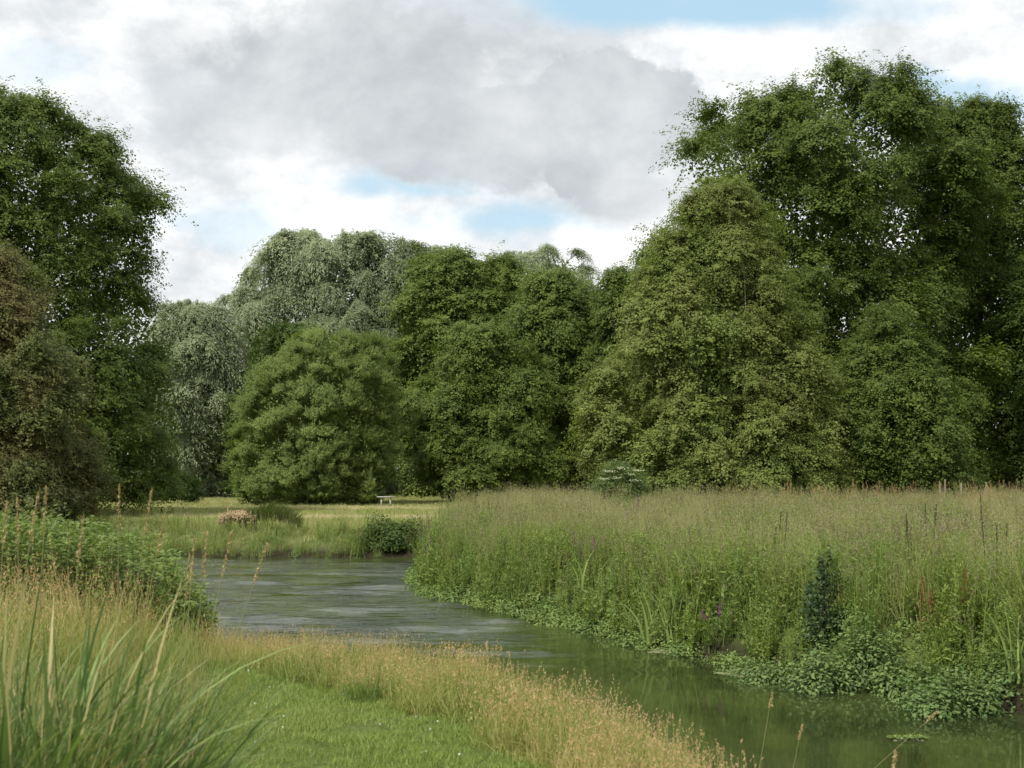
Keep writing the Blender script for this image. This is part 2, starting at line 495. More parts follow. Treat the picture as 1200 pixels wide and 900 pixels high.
def bough_mesh(style, seed, T, pl, ll, lw):
    """one leafy bough of radius 1, growing along +x from the crown's axis"""
    r_ = np.random.default_rng(seed); out = np.array([1., 0, 0]); n = T * pl
    d = unit(r_.normal(size=(T, 3)))
    if style == 'broad': d = d + out * .65 + [0, 0, .42]; d[:, 2] *= .68; droop = .34
    elif style == 'up': d = d * .8 + out * .8 + [0, 0, 1.0]; droop = -.05
    else: d = d + out * .7 + [0, 0, .7]; droop = .95
    d = unit(d); ln = r_.uniform(.55, 1.2, T); lead = r_.random(T) < .13; ln = np.where(lead, ln * 1.45, ln)
    tw = r_.normal(0, 1, T); k = np.repeat(np.arange(T), pl); q = r_.uniform(.12, 1.02, n) ** .75
    p = d[k] * (q * ln[k])[:, None]; p[:, 2] -= droop * q ** 2 * ln[k]
    p += r_.normal(size=(n, 3)) * ((.092 if style == 'broad' else .07) * np.where(lead[k], .6, 1))[:, None] * np.array([1, 1, .75])
    if style == 'broad': nr = np.array([0, 0, .55]) + d[k] * .5 + out * .3 + r_.normal(size=(n, 3)) * .3; ax = d[k] + r_.normal(size=(n, 3)) * .6
    elif style == 'up': nr = out * .6 + d[k] * .4 + r_.normal(size=(n, 3)) * .4 + [0, 0, .3]; ax = d[k] + r_.normal(size=(n, 3)) * .3 + [0, 0, .3]
    else: nr = np.array([0, 0, .5]) + out * .5 + d[k] * .3 + r_.normal(size=(n, 3)) * .35; ax = d[k] * .6 + r_.normal(size=(n, 3)) * .4 - np.array([0, 0, 1.]) * q[:, None]
    sz = r_.uniform(.6, 1.3, n); g = Geo()
    leaves(g, p, nr, ax, ll * sz, lw * sz, np.clip(.40 + .08 * tw[k] + .10 * r_.normal(0, 1, n), 0, .8))
    tube(g, [[-.5, 0, -.25], [-.1, 0, -.08], [.4, .03, .04]], [.03, .022, .008], 4, .1)
    return g.mesh('bough_' + style)


BOUGHS = {'broad': [bough_mesh('broad', 100 + i, 52, 34, .098, .072) for i in range(9)],
          'small': [bough_mesh('broad', 140 + i, 56, 40, .088, .062) for i in range(6)],
          'up': [bough_mesh('up', 200 + i, 80, 36, .13, .042) for i in range(7)],
          'weep': [bough_mesh('weep', 300 + i, 70, 30, .13, .036) for i in range(7)]}
for ms_ in BOUGHS.values():
    for m_ in ms_: m_.materials.append(bark)
LEAFS = {'broad': 1.0, 'up': .9, 'weep': .95}


def foliage(g, prof, D, nclump, R0, nleaf, ll, lw, style='broad', depthf=.9, tvar=.22, seed=0, squash=.6, lumps=.13, back=.28, fill=.3, lob=8, pull=.36, bulge=.12, fillr=.82, boughs=False):
    ll, lw = ll * LEAFS[style], lw * LEAFS[style]; nclump = int(nclump * 1.1); R0 = R0 * 1.05; nfill = int(nleaf * .2); nleaf = nleaf - nfill
    r_ = np.random.default_rng(seed)
    P = [(pix(a, y, D), pix(b, y, D)) for y, a, b in prof]
    zs = np.array([p[0].z for p in P])[::-1]; xl = np.array([p[0].x for p in P])[::-1]; xr = np.array([p[1].x for p in P])[::-1]
    zz = np.linspace(zs[0], zs[-1], 200)
    rr = (np.interp(zz, zs, xr) - np.interp(zz, zs, xl)) / 2
    w = np.maximum(rr, .3) ** 1.15; cdf = np.cumsum(w) / w.sum()
    q_ = (np.arange(nclump) + r_.random(nclump)) / nclump; z = np.interp(q_, cdf, zz)
    r = np.interp(z, zz, rr) * 1.09; cx = (np.interp(z, zs, xr) + np.interp(z, zs, xl)) / 2
    gold = (np.arange(nclump) * .6180339 + r_.normal(0, .03, nclump)) % 1
    isb = r_.random(nclump) < back / (1 + back)
    th = np.where(isb, -1, 1) * np.arccos(np.clip(1 - 2 * gold, -1, 1)) * .55 + np.where(isb, -1, 1) * np.pi * gold * .45   # even over the width of the crown
    shell = r_.random(nclump) > fill
    rho = np.where(shell, r_.uniform(.88, 1.04, nclump), np.sqrt(r_.uniform(.1, .8, nclump)))
    rz = R0 * (r_.uniform(.65, 1.25, nclump)) * np.clip(r / (2.2 * R0), .42, 1)
    lump = 1 + lumps * np.sin(3 * th + z * .9 + seed) * np.sin(z * 1.7 + 2 * th + seed * 1.3)
    rad = np.maximum(r * rho * lump - rz * .75, 0)
    c = np.stack([cx + np.cos(th) * rad, D - np.sin(th) * rad * depthf, z], 1)
    topz = zs[-1]; c[:, 2] = np.minimum(c[:, 2], topz - rz * .95); c[:, 2] = np.maximum(c[:, 2], rz * .3)
    nl_ = max(7, nclump // lob); li = r_.permutation(nclump)[:nl_]                # gather the sprays into limbs' ends, with creases between
    dl = np.linalg.norm(c[:, None] - c[li][None], axis=2); near = dl.argmin(1); dn = dl.min(1)
    c = c + (c[li][near] - c) * np.array([1, 1, .6]) * pull
    ax_ = np.stack([cx, np.full(nclump, float(D)), c[:, 2]], 1)
    push = 1 + bulge * (r_.random(nl_)[near] * 1.3 - .35) - .05 * np.clip(dn / (2 * R0), 0, 1)
    c = ax_ + (c - ax_) * push[:, None]
    outd = np.stack([np.cos(th), -np.sin(th), np.zeros(nclump)], 1)
    hrel = (z - zs[0]) / (topz - zs[0])
    if boughs:
        nfill = int(nfill * 1.9)
        inner_leaves(g, r_, nfill, cdf, zz, zs, rr, xl, xr, D, depthf, ll, lw, style, fillr)
        return c, rz, th * 1.0
    per = nleaf // nclump; nt_ = max(6, per // 24); pl = per // nt_
    T = nclump * nt_
    ci = np.repeat(np.arange(nclump), nt_)
    d = r_.normal(size=(T, 3))
    if style == 'broad':
        d = unit(d) + outd[ci] * .75 + np.array([0, 0, .45]); d[:, 2] *= squash + .1
        droop = .34
    elif style == 'up':
        d = unit(d) * .8 + outd[ci] * .8 + np.array([0, 0, 1.0]) * (.5 + .8 * hrel[ci])[:, None]; droop = -.05
    else:                                                   # weeping sprays
        d = unit(d) + outd[ci] * .8 + np.array([0, 0, .7]); droop = .95
    d = unit(d)
    ln = rz[ci] * r_.uniform(.6, 1.25, T)
    lead = r_.random(T) < .10; ln = np.where(lead, ln * 1.75, ln); d[:, 2] += lead * .35; d = unit(d)
    tw_t = r_.normal(0, 1, T)
    cl_t = r_.normal(0, .8, nclump) + r_.normal(0, .9, nl_)[near]
    k = np.repeat(np.arange(T), pl); n = len(k)
    s = r_.uniform(.15, 1.02, n) ** .8
    pos_ = c[ci[k]] + d[k] * (s * ln[k])[:, None]
    pos_[:, 2] -= droop * (s ** 2) * ln[k] * (1.0 if style != 'up' else 1)
    pos_ += r_.normal(size=(n, 3)) * (rz[ci[k]] * (.13 if style == 'broad' else .085) * np.where(lead[k], .6, 1))[:, None] * np.array([1, 1, .8])
    pos_[:, 2] = np.maximum(pos_[:, 2], .05)
    if style == 'broad':
        nr = np.array([0, 0, .55]) + d[k] * .55 + outd[ci[k]] * .35 + r_.normal(size=(n, 3)) * .27
        ax = d[k] + r_.normal(size=(n, 3)) * .6
    elif style == 'up':
        nr = outd[ci[k]] * .7 + d[k] * .4 + r_.normal(size=(n, 3)) * .4 + np.array([0, 0, .3]); ax = d[k] + r_.normal(size=(n, 3)) * .3 + np.array([0, 0, .3])
    else:
        nr = np.array([0, 0, .5]) + outd[ci[k]] * .6 + d[k] * .3 + r_.normal(size=(n, 3)) * .35
        ax = d[k] * .6 + r_.normal(size=(n, 3)) * .4 - np.array([0, 0, 1.]) * s[:, None]
    tint = np.clip(.40 + tvar * (.45 * cl_t[ci[k]] + .4 * tw_t[k] + .38 * r_.normal(0, 1, n)), 0, .8)
    sz = r_.uniform(.6, 1.3, n) * np.where(shell[ci[k]], 1.0, 1.35)
    leaves(g, pos_, nr, ax, ll * sz, lw * sz, tint)
    inner_leaves(g, r_, nfill, cdf, zz, zs, rr, xl, xr, D, depthf, ll, lw, style, fillr)
    return c, rz


def trunk_path(x, y, h, lean=0.0, n=9, amp=.25, z0=-.3, s=0):
    t_ = np.linspace(0, 1, n)
    return np.stack([x + lean * t_ * h + amp * np.sin(t_ * 4 + s) * t_, y + amp * .6 * np.sin(t_ * 5 + s * 2) * t_, z0 + (h - z0) * t_], 1)


def tree(name, label, cat, mat, prof, D, nclump, R0, nleaf, ll, lw, trunks=None, tr=.3, barkm=None, nlimb=8, group=None, **kw):
    mid = pix((prof[-1][1] + prof[-1][2]) / 2, prof[-1][0], D)
    top = pix((prof[0][1] + prof[0][2]) / 2, prof[0][0], D)
    root = empty(name, (mid.x, D, 0), label, cat, group)
    sh = (mid.x, D, 0)
    g = Geo(); k_ = min(nclump * 1.1, 285.) / (nclump * 1.1); nclump = int(nclump * k_); R0 = R0 / k_ ** .4
    c, rz, th = foliage(g, prof, D, nclump, R0, nleaf, ll, lw, boughs=True, **kw)
    crown = link('crown', g.mesh('crown', shift=sh), mat, root); crown['kind'] = 'stuff'
    rb_ = np.random.default_rng(kw.get('seed', 0) + 7); style = kw.get('style', 'broad'); pool = BOUGHS['small' if style == 'broad' and D < 80 else style]
    for i in range(len(c)):
        b = bpy.data.objects.new('bough', pool[int(rb_.integers(len(pool)))]); COL.objects.link(b)
        b.material_slots[0].link = 'OBJECT'; b.material_slots[0].material = mat
        b.parent = crown; b.location = c[i] - np.array(sh)
        b.rotation_euler = (rb_.normal(0, .18), rb_.normal(0, .18), -th[i] + rb_.normal(0, .35))
        k_ = rz[i] * rb_.uniform(.8, 1.2) * (.8 if style == 'up' else 1)
        b.scale = (k_ * rb_.uniform(.9, 1.2), k_ * rb_.uniform(.85, 1.15) * (1 if rb_.random() < .5 else -1), k_ * rb_.uniform(.85, 1.15) * (.95 if style == 'broad' else 1))
    trunks = trunks or [(mid.x, (top.x - mid.x) / max(top.z, 1), .9, 1)]
    r_ = np.random.default_rng(kw.get('seed', 0) + 99)
    paths = []
    for tx, lean, hf, rf, *dy in trunks:
        H = top.z * hf
        pth = trunk_path(tx, D + (dy[0] if dy else 0), H, lean, s=r_.uniform(0, 6)); paths.append(pth)
        g = Geo(); tt = np.linspace(0, 1, len(pth))
        rad = tr * rf * ((1 - tt) ** 1.1 + .03) * (1 + .5 * np.exp(-tt * 14))
        tube(g, pth, rad, 9)
        link('trunk', g.mesh('trunk', True, shift=sh), barkm or bark, root)
    order = np.argsort(-r_.random(len(c)))[:int(nlimb * .7)]
    for i in order:
        pth = paths[int(r_.integers(len(paths)))]
        hd = np.hypot(c[i, 0] - pth[0, 0], c[i, 1] - D)
        zt = max(.6, c[i, 2] - .55 * hd - .4)
        a = np.array([np.interp(zt, pth[:, 2], pth[:, j]) for j in range(3)]); a[2] = min(zt, pth[-1, 2])
        tt = np.linspace(0, 1, 7)[:, None]
        q = a + (c[i] - a) * tt * .9; q[:, 2] += (np.sin(tt * np.pi) * .12 * hd)[:, 0]; q[1:-1] += r_.normal(size=(5, 3)) * .08
        g = Geo(); tube(g, q, tr * .24 * (1 - tt[:, 0] * .85), 6)
        for _ in range(3):                                   # twigs off the limb
            b = q[int(r_.integers(3, 6))]; e = b + unit(q[-1] - q[0]) * r_.uniform(.2, .6) + r_.normal(size=3) * .4
            tube(g, np.array([b, (b + e) / 2 + r_.normal(size=3) * .08, e]), np.array([tr * .1, tr * .07, tr * .02]), 4)
        link('limb', g.mesh('limb', True, shift=sh), barkm or bark, root)
    return root


# far silver willows and the wood behind
tree('willow_tree', 'pale silver-green willow half hidden by the big left tree', 'tree', LM['silver'],
     [(340, 195, 235), (360, 170, 285), (400, 150, 315), (480, 150, 320), (540, 170, 290), (585, 185, 280)], 104, 90, 1.6, 30000, .34, .09, style='weep', seed=11, trunks=[(-24, .02, .8, 1)], nlimb=6)
tree('willow_tree', 'broad silver-grey willow crown rising highest behind the round bush', 'tree', LM['silver'],
     [(262, 350, 440), (280, 312, 485), (308, 280, 515), (345, 258, 525), (400, 262, 520), (470, 275, 520), (585, 300, 500)], 120, 200, 1.9, 100000, .36, .10, style='weep', seed=12, tr=.5, barkm=bark, nlimb=14, lumps=.08)
tree('willow_tree', 'grey-green willow top showing above the alders right of centre', 'tree', LM['silver'],
     [(278, 580, 655), (298, 560, 700), (330, 550, 715), (400, 550, 725), (585, 560, 720)], 126, 90, 1.9, 32000, .38, .11, style='weep', seed=13, tr=.45, nlimb=6, bulge=.03, pull=.2)
tree('willow_tree', 'pale grey-green willow top between the highest silver willow and the alders', 'tree', LM['silver'],
     [(276, 490, 540), (292, 455, 590), (340, 450, 590), (585, 460, 590)], 128, 70, 1.9, 24000, .38, .11, style='weep', seed=33, tr=.45, nlimb=5)
tree('willow_tree', 'small willow with bright silver sprays just above the round bush', 'tree', LM['silver'],
     [(345, 400, 430), (360, 385, 445), (400, 378, 452), (460, 385, 450), (585, 395, 440)], 112, 36, 1.3, 14000, .34, .09, style='weep', seed=34, tr=.25, nlimb=4)
tree('alder_tree', 'dark green tree with low two-humped top behind the round bush', 'tree', LM['deep'],
     [(365, 300, 375), (385, 285, 400), (430, 278, 400), (500, 272, 400), (588, 275, 400)], 100, 46, 1.4, 28000, .24, .17, seed=14, nlimb=5)
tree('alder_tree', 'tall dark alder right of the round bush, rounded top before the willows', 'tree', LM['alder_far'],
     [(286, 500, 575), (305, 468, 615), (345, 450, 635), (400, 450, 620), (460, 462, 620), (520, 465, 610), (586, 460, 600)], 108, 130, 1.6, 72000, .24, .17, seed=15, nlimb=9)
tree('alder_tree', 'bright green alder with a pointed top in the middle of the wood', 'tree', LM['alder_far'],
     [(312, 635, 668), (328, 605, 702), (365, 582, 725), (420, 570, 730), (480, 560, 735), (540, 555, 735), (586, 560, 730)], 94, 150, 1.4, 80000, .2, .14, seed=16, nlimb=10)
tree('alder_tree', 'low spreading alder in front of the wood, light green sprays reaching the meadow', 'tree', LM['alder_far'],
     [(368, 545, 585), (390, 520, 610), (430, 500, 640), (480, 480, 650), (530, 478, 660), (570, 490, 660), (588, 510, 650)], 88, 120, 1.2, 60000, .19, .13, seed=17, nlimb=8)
tree('alder_tree', 'narrow dark alder top beside the tall right-hand trees', 'tree', LM['alder'],
     [(306, 702, 735), (325, 688, 765), (390, 680, 780), (480, 680, 780), (580, 690, 780)], 90, 70, 1.2, 28000, .2, .14, seed=18, nlimb=6)

# far wood that closes the view between the trunks
g = Geo()
for i, (x0, x1, yt) in enumerate([(-60, 130, 420), (120, 300, 425), (250, 480, 430), (460, 640, 430), (620, 820, 430), (790, 1000, 300), (900, 1180, 230), (1050, 1300, 270), (980, 1300, 420), (1250, 1600, 430), (-350, -60, 400)]):
    foliage(g, [(yt, x0 + 50, x1 - 50), (yt + 30, x0, x1), (582, x0 - 10, x1 + 10)], 140, 50, 2.6, 4500, .6, .45, seed=50 + i, depthf=.35, fill=.15)
tag(link('wood_behind', g.mesh('wood_behind'), LM['deep']), 'dark mass of trees far behind the riverside wood', 'woodland', kind='stuff')

# round willow bush on the meadow
tree('willow_bush', 'big rounded yellow-green sallow bush alone on the mown meadow', 'bush', LM['bush'],
     [(386, 372, 425), (398, 338, 444), (420, 312, 460), (455, 292, 472), (500, 277, 471), (540, 267, 466), (575, 270, 456), (592, 282, 446)], 82, 480, .66, 150000, .16, .055, style='up', seed=20,
     trunks=[(-12.5, .1, .5, 1), (-12, -.1, .5, .8), (-11, .15, .55, .9)], tr=.16, nlimb=8, lumps=.02, fill=.1, tvar=.2, pull=.06, bulge=.0, lob=6, fillr=.97)

# right-hand group
tree('broadleaf_tree', 'tallest dark green tree on the right, its ragged top highest of all', 'tree', LM['alder'],
     [(74, 915, 990), (90, 868, 1050), (108, 828, 1110), (150, 786, 1130), (200, 775, 1135), (260, 750, 1130), (330, 722, 1130), (420, 722, 1140), (500, 735, 1145), (572, 745, 1140)],
     72, 330, 1.2, 160000, .155, .115, seed=21, tr=.45, nlimb=22, depthf=.75, lumps=.17)
tree('broadleaf_tree', 'dark tree behind the fence posts, second tallest, at the far right', 'tree', LM['alder'],
     [(98, 1120, 1172), (118, 1066, 1205), (165, 1045, 1225), (230, 1050, 1235), (300, 1050, 1240), (400, 1040, 1250), (500, 1040, 1250), (572, 1050, 1250)],
     76, 180, 1.25, 90000, .16, .12, seed=22, tr=.4, nlimb=14, depthf=.8, lumps=.17)
tree('broadleaf_tree', 'dark green tree cut off by the right side of the view', 'tree', LM['deep'],
     [(210, 1230, 1270), (260, 1195, 1310), (340, 1180, 1340), (450, 1175, 1350), (572, 1180, 1350)], 70, 90, 1.3, 42000, .17, .13, seed=23, nlimb=8)
tree('alder_tree', 'pale olive alder with brownish top and grey stems before the tallest tree', 'tree', LM['pale'],
     [(200, 835, 870), (225, 805, 890), (260, 772, 905), (310, 738, 925), (370, 710, 945), (430, 690, 965), (490, 678, 985), (540, 686, 1000), (572, 700, 1000)],
     60, 240, .95, 105000, .125, .095, seed=24, trunks=[(8.6, .0, .86, 1, -1.2), (9.4, .035, .75, .8, -2.2), (8.0, -.05, .7, .8, -2.4), (10.0, .09, .6, .7, -1.9), (7.4, -.1, .5, .6, -1.8)], tr=.12, barkm=bark_pale, nlimb=22, depthf=.6, fill=.25, lumps=.12, pull=.25, bulge=.07)
tree('broadleaf_tree', 'low dark spreading tree at the foot of the tallest tree, over the tan grass', 'tree', LM['alder'],
     [(350, 1020, 1060), (400, 985, 1090), (470, 955, 1125), (530, 950, 1140), (573, 960, 1145)], 62, 90, 1.1, 46000, .14, .105, seed=25, nlimb=8)
tree('elder_shrub', 'light green elder with flat cream flower heads at the foot of the olive alder', 'shrub', leaf_mat('leaf_elder', (.07, .11, .03), (.15, .2, .06)),
     [(538, 712, 735), (552, 700, 755), (570, 698, 762), (582, 700, 760)], 50, 26, .5, 5000, .11, .06, seed=26, tr=.05, nlimb=3)
g = Geo()
for px_, py_ in ((714, 552), (728, 548), (722, 560), (738, 556), (748, 551), (742, 563), (708, 561)):
    c = pix(px_, py_, 49.0); m_ = 40
    q = rng.normal(size=(m_, 3)) * np.array([.12, .12, .02]) + np.array(c)
    leaves(g, q, rng.normal(size=(m_, 3)) * .3 + [0, -.5, 1], rng.normal(size=(m_, 3)), .05, .05, .5)
er = [o_ for o_ in COL.objects if o_.name == 'elder_shrub'][0]
fo = link('flower_heads', g.mesh('flower_heads', shift=tuple(er.location)), plain_mat('cream_flower', (.20, .23, .12), (.32, .34, .20)), er); fo['kind'] = 'stuff'

# left-hand group
tree('broadleaf_tree', 'tall dark green tree on the left with branches reaching over the sky', 'tree', LM['alder'],
     [(100, 5, 92), (120, -40, 112), (150, -70, 128), (185, -90, 172), (215, -100, 190), (260, -110, 188), (300, -110, 184), (340, -110, 188), (400, -110, 202), (470, -100, 218), (540, -100, 214), (586, -100, 205)],
     62, 230, 1.1, 125000, .14, .10, seed=41, tr=.42, nlimb=26, trunks=[(-21.5, .03, .9, 1), (-20, .1, .7, .6), (-23, -.1, .7, .6)], lumps=.05, fill=.35, bulge=.03, pull=.18, fillr=.93)
tree('hawthorn_tree', 'brownish hawthorn with bare grey twigs at the left side, in front of the tall tree', 'tree', LM['hawthorn'],
     [(262, -45, 5), (290, -70, 28), (330, -80, 54), (390, -90, 80), (440, -100, 102), (500, -100, 120), (560, -100, 124), (612, -100, 108)],
     47, 180, .85, 85000, .10, .07, seed=28, tr=.2, barkm=bark_pale, nlimb=26, lumps=.12, bulge=.08, trunks=[(-17.5, .0, .8, 1), (-16.5, .12, .8, .7), (-18.5, -.1, .75, .7)])
tree('sapling', 'light green leafy shrub under the tall left tree at the back of the meadow', 'shrub', LM['under'],
     [(540, 180, 200), (556, 165, 225), (578, 160, 235), (586, 160, 235)], 84, 22, .6, 4500, .16, .1, seed=29, tr=.06, nlimb=2)

# ---------------------------------------------------------------- instanced grass of kind 'stuff'
def instancer(name, points, sources, dry, scale, tilt=.12, label=None, seed=1):
    """one object: a point cloud mesh that carries copies of plain tuft meshes through geometry nodes"""
    r_ = np.random.default_rng(seed)
    n = len(points)
    m = bpy.data.meshes.new(name); m.vertices.add(n); m.vertices.foreach_set('co', np.asarray(points, np.float32).ravel())
    def att(nm, typ, vals, key='value'):
        a = m.attributes.new(nm, typ, 'POINT'); a.data.foreach_set(key, np.asarray(vals, np.float32 if typ != 'INT' else np.int32).ravel())
    att('dry', 'FLOAT', np.broadcast_to(dry, (n,)))
    att('scl', 'FLOAT', np.broadcast_to(scale, (n,)))
    att('pick', 'INT', r_.integers(0, len(sources), n))
    att('rot', 'FLOAT_VECTOR', np.stack([r_.normal(0, tilt, n), r_.normal(0, tilt, n), r_.uniform(0, 6.283, n)], 1), 'vector')
    o = link(name, m)
    tg = bpy.data.node_groups.new(name, 'GeometryNodeTree')
    tg.interface.new_socket('Geometry', in_out='INPUT', socket_type='NodeSocketGeometry')
    tg.interface.new_socket('Geometry', in_out='OUTPUT', socket_type='NodeSocketGeometry')
    nn = tg.nodes.new; ll = tg.links.new
    gi = nn('NodeGroupInput'); go = nn('NodeGroupOutput')
    join = nn('GeometryNodeJoinGeometry')
    for s in reversed(sources):
        oi = nn('GeometryNodeObjectInfo'); oi.inputs['Object'].default_value = s
        oi.inputs['As Instance'].default_value = False
        gt = nn('GeometryNodeGeometryToInstance'); ll(oi.outputs['Geometry'], gt.inputs[0]); ll(gt.outputs[0], join.inputs[0])
    iop = nn('GeometryNodeInstanceOnPoints')
    ll(gi.outputs[0], iop.inputs['Points']); ll(join.outputs[0], iop.inputs['Instance']); iop.inputs['Pick Instance'].default_value = True
    for nm, typ, sock in (('pick', 'INT', 'Instance Index'), ('rot', 'FLOAT_VECTOR', 'Rotation'), ('scl', 'FLOAT', 'Scale')):
        na = nn('GeometryNodeInputNamedAttribute'); na.data_type = typ; na.inputs[0].default_value = nm
        ll(na.outputs[0], iop.inputs[sock])
    ll(iop.outputs[0], go.inputs[0])
    md = o.modifiers.new('scatter', 'NODES'); md.node_group = tg
    tag(o, label, kind='stuff')
    return o


def source(name, geo, mat):
    m = geo.mesh(name); m.materials.append(mat)
    return bpy.data.objects.new(name, m)


def disc(n, r): a = rng.uniform(0, 6.283, n); q = np.sqrt(rng.random(n)) * r; return np.stack([np.cos(a) * q, np.sin(a) * q, np.zeros(n)], 1)


def heads(g, tip, tdir, n_per, length, spread, size, tint=1.0):
    """feathery seed heads below each tip"""
    n = len(tip); k = np.repeat(np.arange(n), n_per); s = rng.random(len(k))
    c = tip[k] - tdir[k] * (s * length)[:, None] + rng.normal(size=(len(k), 3)) * spread * (.35 + s)[:, None]
    leaves(g, c, rng.normal(size=(len(k), 3)), tdir[k] + rng.normal(size=(len(k), 3)) * .35, size * rng.uniform(.7, 1.4, len(k)), size * .3, tint)


def tuft_fine(n=22, r=.2, h=(.8, 1.25), w=.006, hd=5, hl=.16, hs=.012, hsz=.028, nb=34):
    g = Geo(); b = disc(n, r); H = rng.uniform(*h, n)
    tip, td = blades(g, b, rng.normal(size=(n, 3)), H, w, rng.uniform(.05, .35, n), rng.uniform(.35, .8, n))
    heads(g, tip, td, hd, hl, hs, hsz)
    b = disc(nb, r); blades(g, b, rng.normal(size=(nb, 3)), H.mean() * rng.uniform(.35, .8, nb), w * 1.8, rng.uniform(.2, .9, nb), rng.uniform(0, .7, nb))
    return g


def tuft_herb(n=7, r=.2, h=(.8, 1.25), per=26, ll=.10, lw=.022, spike=False):
    g = Geo(); b = disc(n, r); H = rng.uniform(*h, n); dv = rng.normal(size=(n, 3)); cv = rng.uniform(.02, .18, n)
    tip, td = blades(g, b, dv, H, .012, cv, .35)
    k = np.repeat(np.arange(n), per); t_ = rng.uniform(.18, 1.0, len(k)); d = unit(dv * [1, 1, 0])[k]
    h_ = H[k][:, None]; c_ = cv[k][:, None]; tt = t_[:, None]
    p_ = b[k] + np.array([0, 0, 1.]) * h_ * (tt - .42 * c_ * tt ** 3) + d * h_ * c_ * (.15 * tt + .75 * tt * tt)
    a = rng.uniform(0, 6.283, len(k)); sz = (1.15 - .75 * t_)
    ax = np.stack([np.cos(a), np.sin(a), rng.uniform(.1, .7, len(k))], 1)
    leaves(g, p_ + ax * (ll * .45 * sz)[:, None], np.array([0, 0, 1.]) + rng.normal(size=(len(k), 3)) * .35 - ax * .4, ax, ll * sz, lw * sz, rng.uniform(.1, .8, len(k)))
    if spike: heads(g, tip, td, 26, .26, .012, .028)
    return g


def tuft_reed(n=13, r=.14, h=(.8, 1.3), w=.02):
    g = Geo(); b = disc(n, r)
    blades(g, b, rng.normal(size=(n, 3)), rng.uniform(*h, n), w, rng.uniform(.1, .75, n), rng.uniform(.1, .8, n), segs=6)
    return g


def tuft_low(n=170, r=.3, h=.38, ll=.07, lw=.035):
    g = Geo(); d = unit(rng.normal(size=(n, 3))); d[:, 2] = np.abs(d[:, 2])
    c = d * [r, r, h] * rng.uniform(.55, 1.05, n)[:, None]
    leaves(g, c, d + [0, 0, .6] + rng.normal(size=(n, 3)) * .4, rng.normal(size=(n, 3)) + d * .5, ll * rng.uniform(.6, 1.4, n), lw * rng.uniform(.7, 1.3, n), rng.uniform(0, .8, n), .3)
    return g


def tuft_short(n=90, r=.16, h=(.02, .06), w=.004, curve=(.2, .9)):
    g = Geo(); b = disc(n, r)
    blades(g, b, rng.normal(size=(n, 3)), rng.uniform(*h, n), w, rng.uniform(*curve, n), rng.uniform(0, .8, n), segs=2)
    return g


M_fine = leaf_mat('bank_grass_blades', alt=(.38, .345, .17), world_noise=.65, nscale=.38, dark=(.12, .175, .04), light=(.30, .36, .10), straw=(.38, .34, .16), head=(.33, .29, .19), transl=.35)
M_herb = leaf_mat('bank_herb_leaves', alt=(.22, .27, .06), world_noise=.6, nscale=.9, dark=(.09, .155, .036), light=(.22, .31, .075), straw=(.27, .27, .10), head=(.26, .19, .15), transl=.3)
M_reed = leaf_mat('reed_blades', (.13, .20, .05), (.27, .35, .11), straw=(.40, .38, .18), transl=.35)
M_low = leaf_mat('waterside_leaves', alt=(.22, .29, .08), world_noise=.6, nscale=1.1, dark=(.075, .135, .035), light=(.17, .26, .08), straw=(.2, .25, .07), transl=.25)
M_lawn = leaf_mat('lawn_blades', (.14, .21, .045), (.27, .36, .09), straw=(.34, .34, .13), transl=.3)
M_strip = leaf_mat('dry_grass_blades', (.17, .22, .055), (.34, .36, .12), straw=(.54, .41, .20), head=(.54, .37, .22), transl=.35)
M_stub = leaf_mat('meadow_blades', (.19, .24, .06), (.34, .38, .12), straw=(.60, .52, .34), transl=.3)

M_rusty = leaf_mat('rusty_stalks', (.17, .14, .06), (.30, .25, .11), head=(.44, .29, .16))
S_fine = [source('fine_a', tuft_fine(), M_fine), source('fine_b', tuft_fine(h=(.7, 1.1)), M_fine), source('fine_c', tuft_fine(h=(.9, 1.3)), M_fine)]
S_broad = [source('broad_a', tuft_herb(6, .2, (.5, .95), 34, .14, .036), M_herb), source('broad_b', tuft_herb(9, .25, (.4, .8), 30, .10, .03), M_herb)]
S_herb = [source('herb_a', tuft_herb(), M_herb), source('herb_b', tuft_herb(h=(.6, 1.0)), M_herb), source('herb_c', tuft_herb(spike=True), M_herb)]
S_reed = [source('reed_a', tuft_reed(), M_reed), source('reed_b', tuft_reed(h=(.6, 1.0)), M_reed)]
S_low = [source('low_a', tuft_low(), M_low), source('low_b', tuft_low(h=.28, ll=.055), M_low)]
S_lawn = [source('lawn_a', tuft_short(), M_lawn), source('lawn_b', tuft_short(h=(.015, .045)), M_lawn), source('lawn_c', tuft_short(80, .14, (.02, .07), .004), M_lawn)]
S_strip = [source('strip_a', tuft_fine(22, .14, (.24, .42), .004, 4, .06, .004, .015, 46), M_strip), source('strip_b', tuft_fine(16, .14, (.2, .36), .004, 3, .05, .004, .014, 56), M_strip)]
S_stub = [source('stub_a', tuft_short(70, .3, (.08, .24), .014, (.1, .8)), M_stub), source('stub_b', tuft_short(60, .3, (.05, .16), .016, (.2, .9)), M_stub)]
S_tan = [source('tan_a', tuft_fine(20, .2, (.65, 1.1), .005, 5, .12, .007, .02, 40), M_strip), source('tan_b', tuft_fine(14, .2, (.5, .85), .005, 5, .1, .007, .02, 50), M_strip)]


def scatter(x0, x1, y0, y1, dens, keep):
    n = int((x1 - x0) * (y1 - y0) * dens)
    x = rng.uniform(x0, x1, n); y = rng.uniform(y0, y1, n)
    k = keep(x, y) if keep else np.ones(n, bool)
    return x[k], y[k]


def place(x, y, dz=-.03): return np.stack([x, y, gz(x, y) + dz], 1)


